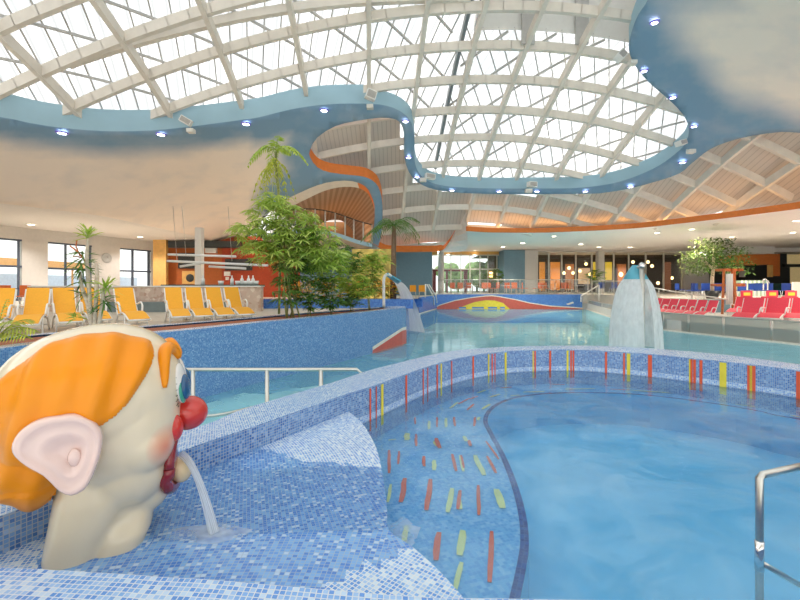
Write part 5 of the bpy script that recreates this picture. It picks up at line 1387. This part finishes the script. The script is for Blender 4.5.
# stainless handrail at the right foreground
p = onz(759.5, 566, ZW); t = thing('basin_handrail', 'bent stainless steel handrail rising from the basin water, right foreground', 'handrail', (p.x, p.y, ZW-.5)); o0 = Vector(t.location)
zt_ = E-(474-HY)/F*p.y; q = at(830, 460, p.y*1.07)
b = MB(); b.tube([p+Vector((0, 0, -.3))-o0, Vector((p.x, p.y, zt_-.02))-o0, Vector((p.x+.015, p.y, zt_-.004))-o0, Vector((q.x, q.y, zt_+.01))-o0], .0165, 10); b.build('handrail', M['steel'], t)
b = MB(); q2 = at(812, 592, p.y*1.05); b.tube([Vector((p.x, p.y, ZW+.02))-o0, q2-o0], .013, 10); b.build('lower_rail', M['steel'], t)
b = MB(); b.tube([Vector((p.x, p.y, ZW-.02))-o0, Vector((p.x, p.y, ZW+.12))-o0], .0185, 10); b.build('sleeve', M['chrome'], t)

# ---- mushroom fountain
Y = 13.2; x = (635.5-400)/F*Y
t = thing('mushroom_fountain', 'steel mushroom fountain pipe with pointed turquoise cap', 'fountain', (x, Y, -1.1))
zt_ = E+(HY-264)/F*Y
b = MB(); b.tube([(0, -.35, 0), (0, -.35, zt_+1.10)], .075, 12); b.tube([(0, -.35, zt_+.98), (0, 0, zt_+.98)], .05, 8); b.build('pipe', M['steel'], t)
b = MB(); b.lathe([(.001, zt_+1.14), (.07, zt_+1.11), (.10, zt_+1.05), (.085, zt_+.98)], (0, -.35, 0), 16); b.build('finial', M['chrome'], t)
zc = E+(HY-279)/F*Y
b = MB(); b.lathe([(.09, zt_+1.06), (.20, (zt_*.6+zc*.4)+1.1), (.36, zc+1.1), (.34, zc+1.07), (.085, zt_+.9)], (0, 0, 0), 32); b.build('cap', M['cap'], t)
b = MB(); prof = smooth_path([Vector((r_, z, 0)) for r_, z in ((.35, zc), (.49, zc-.22), (.60, zc-.6), (.68, zc-1.05), (.73, zc-1.5), (.76, .0))], 3)
for k in range(48):                                          # open where the pipe stands in front
    a0, a1 = -PI/2+.20+(2*PI-.40)*k/48, -PI/2+.20+(2*PI-.40)*(k+1)/48
    for i in range(len(prof)-1):
        p0, p1 = prof[i], prof[i+1]
        b.face([(x+p0.x*math.cos(a0), Y+p0.x*math.sin(a0), p0.y), (x+p0.x*math.cos(a1), Y+p0.x*math.sin(a1), p0.y), (x+p1.x*math.cos(a1), Y+p1.x*math.sin(a1), p1.y), (x+p1.x*math.cos(a0), Y+p1.x*math.sin(a0), p1.y)],
               [(k/48, i*.3), ((k+1)/48, i*.3), ((k+1)/48, (i+1)*.3), (k/48, (i+1)*.3)], smooth=True)
b.build('water_curtain', M['veil'], label='round curtain of water falling from the mushroom fountain cap', cat='water', kind='stuff')
# ---- cascade
Y = 14.8; s = Vector(((384-400)/F*Y, Y, ZPL-.05)); t = thing('swan_neck_cascade', 'white swan neck cascade pipe with turquoise blade on the planter tip', 'fountain', s)
def cs(px, py, dy=0): return at(px, py, Y+dy)-s
b = MB(); b.tube(smooth_path([Vector((0, 0, 0)), cs(383.7, 290), cs(383.8, 280), cs(385.2, 275.5), cs(388, 274.2, .05), cs(391, 276, .15)], 4), .05, 10); b.build('pipe', M['wplastic'], t)
b = MB()
A_ = [cs(387, 273.8, -.05), cs(387, 276.5, .25)]; B_ = [cs(401, 281.8, .5), cs(397.5, 284.2, 1.15)]
b.face([A_[0], B_[0], B_[1], A_[1]]); g = b.build('blade', M['cap'], t); m = g.modifiers.new('s', 'SOLIDIFY'); m.thickness = .05
def sheet(name, e0, e1, l0, l1, zdrop, label, n=12, m=M['veil'], k=8):
    b = MB(); rows = []
    for i in range(n+1):
        tt = i/n; row = []
        for j in range(k+1):
            a = Vector(e0).lerp(Vector(e1), j/k); c = Vector(l0).lerp(Vector(l1), j/k)
            q = a.lerp(c, tt); q.z = a.z+(c.z-a.z)*(tt**1.9*.8+tt*.2); row.append(q)
        rows.append(row)
    for i in range(n):
        for j in range(k):
            b.face([rows[i][j], rows[i][j+1], rows[i+1][j+1], rows[i+1][j]], [(j/k, i/n*2), ((j+1)/k, i/n*2), ((j+1)/k, (i+1)/n*2), (j/k, (i+1)/n*2)], smooth=True)
    return b.build(name, m, label=label, cat='water', kind='stuff')
e0, e1 = cs(401, 281.8, .5)+s, cs(393, 281, 1.0)+s
sheet('cascade_water', e0, e1, onz(425, 333, 0), onz(407, 330.5, 0), 0, 'curved sheet of water pouring from the swan neck cascade')
b = MB(); c = onz(420, 331.5, 0); b.poly([(c.x+math.cos(a)*1.1, c.y+math.sin(a)*.9) for a in [i*PI/10 for i in range(20)]], .02)
b.build('splash_foam', M['splash'], label='white foam where the cascade water lands in the main pool', cat='water', kind='stuff')

# ---- bar lamps and things on the bar
Y = 17.5; o0 = at(200, 258, Y); t = thing('tube_chandelier', 'chandelier of long thin pale tubes hanging over the bar', 'lamp', o0)
for x0, y0, x1, y1, dy in ((168, 254.5, 236, 256.5, .3), (167, 261, 268, 265.5, 0), (180, 266.5, 204, 263, .5), (209, 266.5, 246, 268.5, .8)):
    b = MB(); b.tube([at(x0, y0, Y+dy)-o0, at(x1, y1, Y+dy)-o0], .05, 8); b.build('tube', M['wplastic'], t)
b = MB()
for x, y in ((177, 261), (186, 256), (232, 261), (258, 264)):
    b.tube([at(x, y, Y)-o0, Vector((at(x-4, y, Y).x, Y, 5.28))-o0], .012, 4)
b.build('wire', M['steel'], t)
bm_ = MB(); bm_.lathe([(.001, 0), (.05, 0), (.05, .15), (.02, .2), (.02, .26), (.001, .26)], (0, 0, 0), 10); bt = bm_.mesh('bottle', M['wplastic'])
cu = MB(); cu.lathe([(.001, 0), (.06, 0), (.08, .14), (.07, .14), (.05, .02), (.001, .02)], (0, 0, 0), 10); cm = cu.mesh('cup', M['wplastic'])
for i, px in enumerate((221, 232, 238, 242, 246, 248.5, 251, 253, 256, 203)):
    o = bpy.data.objects.new('bottle' if i % 2 else 'cup', bt if i % 2 else cm); C.objects.link(o); o.location = (at(px, 0, 15.6).x, 15.6, 2.016)
    o.scale = (1.3,)*3 if i % 2 else (1.4, 1.4, 1)
    tag(o, 'small white bottle standing on the dark green bar top' if i % 2 else 'small white cup standing on the dark green bar top', 'bottle' if i % 2 else 'cup', 'bottles on the bar' if i % 2 else 'cups on the bar')
b = MB(); q = lw(106.5); nrm = Vector((-ld.y, ld.x)); ang = math.atan2(-nrm.y, -nrm.x)
b.lathe([(.001, .0), (.001, .08), (.30, .08), (.34, .03), (.34, .0)], (0, 0, 0), 24)
bmesh.ops.transform(b.bm, matrix=Matrix.Translation((q.x-nrm.x*.0, q.y-nrm.y*.0, E+(HY-258)/F*q.y)) @ Matrix.Rotation(ang, 4, 'Z') @ Matrix.Rotation(PI/2, 4, 'Y'), verts=b.bm.verts)
b.build('wall_clock', mat('clock grey', (.42, .42, .40), .5), label='round grey clock on the pillar between the left windows', cat='clock')
# ---- speakers and floodlights at the beam ends
for i, (px, py, w_, h_, fx, fy, tilt, where) in enumerate([(186, 121, 11, 6, 191, 131, .5, 'on the left ceiling edge above the bar'), (371, 95, 10, 9, 370, 107, .3, 'above the oval ceiling opening'), (430, 176.5, 10, 5, 423, 180, .1, 'at the bend of the blue band'), (532, 184.5, 9, 5, 528.5, 191, 0, 'in the middle of the far blue band'), (620.5, 56, 10, 8, 632.5, 63, -.8, 'at the top of the right blue ceiling'), (681, 143, 9, 5, 691, 151.5, -.3, 'at the right end of the skylight')]):
    Y = depth(px, py)-.25; u = Y/F; o0 = at(px, py, Y); t = thing('loudspeaker', 'pale grey loudspeaker box '+where, 'speaker', o0)
    mt = Matrix.Rotation(tilt, 4, 'Y') @ Matrix.Rotation(.3, 4, 'Z')
    b = MB(); b.box(None, (w_*u, .3, h_*u), mat4=mt); b.build('cabinet', M['wplastic'], t)
    b = MB(); b.box(None, (w_*u*.85, .32, h_*u*.75), mat4=mt); b.build('grille', mat('speaker grille', (.45, .43, .40), .6), t) if i == 0 else b.build('grille', bpy.data.materials['speaker grille'], t)
    o0 = at(fx, fy, Y); t = thing('floodlight', 'small cream floodlight '+where, 'lamp', o0)
    b = MB(); b.box((0, 0, 0), (6.5*u, .25, 3.6*u)); b.build('housing', M['tabl'], t)
    b = MB(); b.tube([(0, .05, 1.6*u), (0, .3, 4*u)], .025, 6); b.build('bracket', M['steel'], t)

# ================================================================ THE CLOWN HEAD
CC = Vector((-1.40, 1.95, 1.48)); fa = Vector((.9, .436, 0)).normalized(); la = Vector((fa.y, -fa.x, 0)); ua = Vector((0, 0, 1))
RM = Matrix((fa, la, ua)).transposed()
def LC(a, l, u): return CC+fa*a+la*l+ua*u
def au(px, py, l=0):
    """side-view coordinates of the pixel on the plane l"""
    d = at(px, py, 1)-Vector((0, 0, E)); o = Vector((0, 0, E)); P0 = LC(0, l, 0)
    t_ = (P0-o).dot(la)/d.dot(la); p = o+d*t_-CC; return p.dot(fa), p.z

mb = MB()
def el(a, l, u, r, tilt=0, sq=1.0, m=None):
    rot = RM.copy()
    if tilt: rot = rot @ Matrix.Rotation(-tilt, 3, 'Y')
    (m or mb).ell(LC(a, l, u), r, 36, rot=rot, sq=sq)
el(-.015, 0, .02, (.372, .31, .315), .22, .92)
el(.10, 0, -.10, (.243, .27, .33), 0, .85)
el(.13, 0, -.32, (.18, .225, .20), 0, .95)
el(.20, 0, -.46, (.095, .13, .10))
for s_ in (-1, 1): el(.17, s_*.12, -.20, (.15, .14, .15)); el(.265, s_*.07, .11, (.07, .06, .08))
el(-.19, 0, -.19, (.17, .21, .22))
def loft(rows, m, n=28):
    """rows: (u, a0, a1, half width)"""
    rg = []
    for u, a0, a1, hw in rows:
        r_ = []
        for k in range(n):
            c_, s_ = math.cos(2*PI*k/n), math.sin(2*PI*k/n)
            r_.append(LC((a0+a1)/2+(a1-a0)/2*math.copysign(abs(c_)**.7, c_), hw*math.copysign(abs(s_)**.7, s_), u))
        rg.append(r_)
    for i in range(len(rg)-1):
        for k in range(n): m.face([rg[i][k], rg[i][(k+1) % n], rg[i+1][(k+1) % n], rg[i+1][k]])
    m.face(rg[0]); m.face(rg[-1])
UB = ZP-CC.z-.003
loft([(UB-.04, -.19, .03, .215), (UB, -.188, .04, .215), (-.60, -.182, .06, .205), (-.52, -.17, .11, .20), (-.42, -.155, .175, .205), (-.25, -.12, .18, .18)], mb)
loft([(UB-.04, -.02, .19, .205), (UB, -.02, .20, .205), (-.60, .0, .222, .19), (-.53, .0, .225, .15), (-.40, .0, .17, .12)], mb)
tmp = mb.build('tmp', M['skin'])
m1 = tmp.modifiers.new('r', 'REMESH'); m1.mode = 'VOXEL'; m1.voxel_size = .0105
m2 = tmp.modifiers.new('s', 'SMOOTH'); m2.iterations = 7; m2.factor = .6
dg = bpy.context.evaluated_depsgraph_get(); ev = tmp.evaluated_get(dg)
me = bpy.data.meshes.new_from_object(ev); bpy.data.objects.remove(tmp)
bmS = bmesh.new(); bmS.from_mesh(me)
for f in bmS.faces: f.smooth = True
bvh = BVHTree.FromBMesh(bmS)
def loc(p): d = p-CC; return d.dot(fa), d.dot(la), d.z
clown = thing('clown_head_fountain', 'giant clown head sculpture with orange hair and red nose on the tiled platform', 'sculpture', Vector((CC.x, CC.y, ZP)))
CO = Vector(clown.location)
HP = [(.16, .285), (.212, .262), (.226, .24), (.236, .195), (.215, .13), (.187, .084), (.155, .03), (.12, -.01), (.06, -.055), (-.03, -.09), (-.10, -.18), (-.115, -.30), (-.12, -.385), (-.20, -.43), (-.35, -.46), (-.7, -.4), (-.7, .13), (-.33, .13), (-.25, .175), (-.194, .226), (-.124, .275), (-.029, .303), (.071, .306)]
HPs = [(v.x, v.y) for v in smooth_path([Vector((x, y, 0)) for x, y in HP], 2, True)]
cl_ = bmS.verts.layers.float.new('blush')
bc_ = au(160, 441, .2); 
for v in bmS.verts:
    a, l, u = loc(v.co); v[cl_] = max(0, 1-math.hypot(a-.285, (u+.205)*.75)/.075)**.8*(1 if abs(l) > .06 else 0)
# hair shell cut from the scalp surface
hb = bmS.copy(); kill = []
insd = {}
for v in hb.verts:
    a, l, u = loc(v.co); insd[v.index] = inpoly((a, u), HPs)
bmesh.ops.delete(hb, geom=[f for f in hb.faces if not all(insd[v.index] for v in f.verts)], context='FACES')
hb.normal_update(); nrm_ = {v: v.normal.copy() for v in hb.verts}
Hc = HPs+[HPs[0]]; ear_c = au(66, 445, .33)
for v in hb.verts:
    a, l, u = loc(v.co); d = segd(Vector((a, u)), Hc)
    prof = min(1, d/.03)**.5
    strand = math.sin((a*1.15-u*.30+.22*u*u)*50)+.6*math.sin((a*1.1-u*.25)*31+1)
    back = 1.4 if u < -.3 and a < -.12 else 1
    near_ear = max(.25, min(1, (math.hypot(a-ear_c[0], u-ear_c[1])-.06)/.07))
    prof *= near_ear if abs(l) > .15 else 1
    v.co += nrm_[v]*(.004+.026*prof*back+.0085*strand*prof)
me_h = bpy.data.meshes.new('hair'); hb.to_mesh(me_h); hb.free(); me_h.materials.append(M['hair'])
me_h.transform(Matrix.Translation(-CO))
bmS.to_mesh(me); me.transform(Matrix.Translation(-CO)); me.materials.clear()
M['skinb'] = attrmix('glossy cream paint with blush', (.80, .68, .49), (.80, .28, .16), 'blush', .22, 0, .5); me.materials.append(M['skinb'])
for p in me.polygons: p.use_smooth = True; p.material_index = 0
for p in me_h.polygons: p.use_smooth = True
def put(name, mesh, parent=clown, label=None):
    o = bpy.data.objects.new(name, mesh); C.objects.link(o); o.parent = parent; return tag(o, label)
head = put('head', me, label='cream painted head and neck'); put('hair', me_h, label='glossy orange hair')
def hit(px, py):
    o = Vector((0, 0, E)); d = (at(px, py, 1)-o).normalized(); r_ = bvh.ray_cast(o, d); return r_[0], r_[1]
def surf(a, l, u):
    r_ = bvh.find_nearest(LC(a, l, u)); return r_[0], r_[1]
def cbuild(m, name, mt, parent=clown, label=None, weld=1e-4):
    bmesh.ops.translate(m.bm, verts=m.bm.verts, vec=-CO); return m.build(name, mt, parent, label, weld=weld)
# ears
for side in (1, -1):
    out = [(60, 415), (74, 413.5), (87, 417), (97, 424), (102.5, 435), (101, 452), (96, 468), (91, 480), (84, 490), (72, 495), (61, 491), (53, 483), (44, 474), (32, 467), (21, 459), (14, 450), (14, 441), (20, 431), (32, 422), (45, 417)]
    pl_ = [au(x, y, .335) for x, y in out]; P_ = [v for v in smooth_path([Vector((a, u, 0)) for a, u in pl_], 2, True)]
    cen = Vector((au(70, 455, .335)[0], au(70, 455, .335)[1], 0)); b = MB(); rings = []
    for t_, off in ((.0, -.012), (.16, -.016), (.30, -.012), (.45, .004), (.58, .010), (.70, .004), (.82, .014), (.92, .022), (.98, .012), (1.0, -.006), (.94, -.024), (.6, -.05), (.3, -.08)):
        rings.append([LC(cen.x+(p.x-cen.x)*t_, side*(.335+off-.20*(cen.x-(cen.x+(p.x-cen.x)*t_))*-1*0+.25*max(0, cen.x-(p.x-cen.x)*t_-cen.x)*.35), cen.y+(p.y-cen.y)*t_) for p in P_])
    n_ = len(P_)
    for i in range(len(rings)-1):
        for k in range(n_):
            q = [rings[i][k], rings[i][(k+1) % n_], rings[i+1][(k+1) % n_], rings[i+1][k]]
            if i == 0: q = [rings[0][0], rings[1][(k+1) % n_], rings[1][k]]
            b.face(q, smooth=True)
    ear = cbuild(b, 'ear', M['ear'])
    b = MB(); q = LC(cen.x+.012, side*.328, cen.y-.015); b.ell(q, (.022, .012, .035), 14, rot=RM)
    bmesh.ops.translate(b.bm, verts=b.bm.verts, vec=-CO); b.build('ear_fold', M['ear'], ear)
# nose
b = MB(); el(.372, 0, -.122, (.092, .084, .084), 0, 1.0, b); el(.31, 0, -.115, (.08, .074, .074), 0, 1, b); cbuild(b, 'nose', M['nose'], label='round glossy red nose')
for s_ in (1, -1):
    b = MB(); el(.305, s_*.115, -.155, (.05, .042, .068), 0, 1, b); cbuild(b, 'nostril', M['nose'])
# eyes, brows
for s_ in (1, -1):
    p, n1 = surf(.40, s_*.095, .055); q_ = n1.to_track_quat('X', 'Z').to_matrix()
    b = MB(); b.ell(p+n1*-.004, (.02, .062, .098), 20, rot=q_); eye = cbuild(b, 'eye', M['eyewhite'])
    b = MB(); b.ell(p+n1*.018+Vector((0, 0, -.022)), (.020, .046, .062), 18, rot=q_); b.face([]) if False else None
    bmesh.ops.translate(b.bm, verts=b.bm.verts, vec=-CO); b.build('iris', M['eyeblue'], eye)
    b = MB(); b.ell(p+n1*.006+la*s_*.008+Vector((0, 0, -.030)), (.012, .050, .068), 18, rot=q_); bmesh.ops.translate(b.bm, verts=b.bm.verts, vec=-CO); b.build('iris_ring', M['eyegreen'], eye)
    b = MB()
    for k in range(9):
        an = -1.2+k*.30; e = p+la*s_*.056*math.cos(an)+Vector((0, 0, .092*math.sin(an)-.02)); h_ = bvh.find_nearest(e); e = h_[0]+h_[1]*.003
        b.tube([e, e+la*s_*.020*math.cos(an)+Vector((0, 0, .012*math.sin(an)))+fa*-.008], [.0024, .0008], 5)
    bmesh.ops.translate(b.bm, verts=b.bm.verts, vec=-CO); b.build('eyelashes', M['black'], eye)
    pts = []
    for a, l, u in ((.26, .185, .055), (.27, .18, .13), (.29, .165, .20), (.315, .13, .245), (.33, .095, .25), (.345, .06, .225), (.35, .035, .17)):
        r_ = bvh.find_nearest(LC(a, s_*l, u)); pts.append(r_[0]+r_[1]*.008)
    b = MB(); b.tube(smooth_path(pts, 4), [.008, .012, .016, .019, .021, .023, .025, .027, .028, .029, .030, .030, .030, .030, .030, .029, .028, .027, .026, .025, .024, .023, .022, .018, .012][:len(smooth_path(pts, 4))], 12); cbuild(b, 'eyebrow', M['hair'])
# mouth: open lips, tongue
b = MB(); ring = []
for k in range(33):
    an = 2*PI*k/32; a = .325+.02*math.cos(an*2)*0-.03*abs(math.cos(an))+(-.02 if math.sin(an) < -.3 else 0); ring.append(LC(a, .135*math.cos(an), -.335+.135*math.sin(an)))
b.tube(ring, [.024+.008*max(0, -math.sin(2*PI*k/32)) for k in range(33)], 12); lips = cbuild(b, 'lips', M['lips'], label='dark red open lips')
b = MB(); el(.292, 0, -.335, (.035, .13, .13), 0, 1, b); cbuild(b, 'mouth_cavity', M['lips'])
b = MB(); el(.335, 0, -.40, (.05, .075, .062), .5, 1, b); cbuild(b, 'tongue', M['skin'], label='cream spout tongue the water runs over')
b = MB(); 
for k in range(7): el(.325, -.06+.02*k, -.225, (.012, .010, .018), 0, .8, b)
cbuild(b, 'teeth', M['eyewhite'])
# the jet from the mouth
j0 = LC(.345, .0, -.33); jl = onz(214, 533, ZP+.008)
pts = []
for i in range(15):
    t_ = i/14; q = j0.lerp(jl, t_); q.z = j0.z+.018*math.sin(min(1, t_*4)*PI)*0+(jl.z-j0.z)*(t_**2*.92+t_*.08); pts.append(q)
b = MB(); b.tube(pts, [.020+.004*i/14-.006*math.sin(PI*i/14) for i in range(15)], 12, cap=False)
b.build('water_jet', M['jet'], label='thin stream of water arcing from the clown mouth onto the tiles', cat='water', kind='stuff')
b = MB(); 
for rr, zz in ((.13, .009), (.07, .013)):
    b.poly([(jl.x-.02+math.cos(k*PI/10)*rr*1.4*(1+.15*math.sin(k*2.3)), jl.y+.0+math.sin(k*PI/10)*rr*.6*(1+.2*math.sin(k*1.7))) for k in range(20)], ZP+zz)
b.build('jet_splash', M['splash'], label='small white splash where the clown water stream meets the tiles', cat='water', kind='stuff')

b = MB(); c = onz(398, 533, ZW+.01); b.poly([(c.x+.02+math.cos(k*PI/10)*.09*(1+.3*math.sin(k*2.3)), c.y+math.sin(k*PI/10)*.13*(1+.25*math.sin(k*1.7))) for k in range(20)], ZW+.012)
b.build('overflow_foam', M['splash'], label='faint white foam where water runs off the platform into the basin', cat='water', kind='stuff')
# ================================================================ LAMPS
def area(name, loc, size, power, col, rot=(0, 0, 0), sy=None):
    l = bpy.data.lights.new(name, 'AREA'); l.energy = power; l.color = col; l.size = size
    if sy: l.shape = 'RECTANGLE'; l.size_y = sy
    o = bpy.data.objects.new(name, l); C.objects.link(o); o.location = loc; o.rotation_euler = rot; return o
def spot(name, loc, power, col, ang=2.4, r=.15):
    l = bpy.data.lights.new(name, 'SPOT'); l.energy = power; l.color = col; l.spot_size = ang; l.spot_blend = .6; l.shadow_soft_size = r
    o = bpy.data.objects.new(name, l); C.objects.link(o); o.location = loc; return o
WARM = (1, .74, .45)
for i in range(0, len(OE)-10, 3):                             # cove lamps behind the orange lip, shining up at the planks
    p, q = OE[i], OE[min(i+3, len(OE)-1)]; m_ = (p+q)/2; d = (q-p)
    area('cove_lamp', (m_.x+.15, m_.y+.45, ZS+.12), max(.5, d.length), 3*d.length, (1, .55, .22), (PI-.5, 0, math.atan2(d.y, d.x)), .2)
for x, y in [(503, 246.5), (554, 235.8), (599, 246.8), (657, 232.3), (692, 228.8), (732, 236.6), (793, 232.2), (796, 220.3), (522.5, 242.7), (630, 247)]:
    Y = (ZS-E)*F/(HY-y); p = at(x, y, Y); spot('soffit_lamp', (p.x, p.y, p.z-.1), 350 if Y > 30 else 700, (1, .86, .70))
for x, y in [(31, 224), (140, 236.5), (70, 222), (110, 229)]:
    Y = (ZS-E)*F/(HY-y); p = at(x, y, Y); spot('soffit_lamp', (p.x, p.y, p.z-.1), 320, (1, .95, .9))
for p in [(-11, 26, 5.1), (-6, 27, 4.6), (-4, 21, 4.8)]: spot('bar_fill_lamp', p, 380, (1, .88, .72))  # unseen fill lamps added to brighten the bar side
spot('gallery_lamp', (-4, 28, 7.0), 250, WARM); spot('lobby_lamp', (7, 39, 5.1), 300, (1, .9, .75)); spot('kitchen_lamp', (31, 37.5, 4.8), 300, WARM)
spot('lobby_lamp', (3.5, 38.6, 5.1), 250, (1, .9, .75)); spot('restaurant_lamp', (18, 44, 5.0), 500, WARM); spot('restaurant_lamp', (24, 44, 5.0), 500, WARM)

for x, y in ((19, 14), (19.5, 9), (20, 3), (24, 18)): spot('soffit_lamp', (x, y, ZS-.1 if y > 10 else 5.5), 700, (1, .88, .72))  # unseen lamps added to brighten the right deck and, by bounce, the ceiling
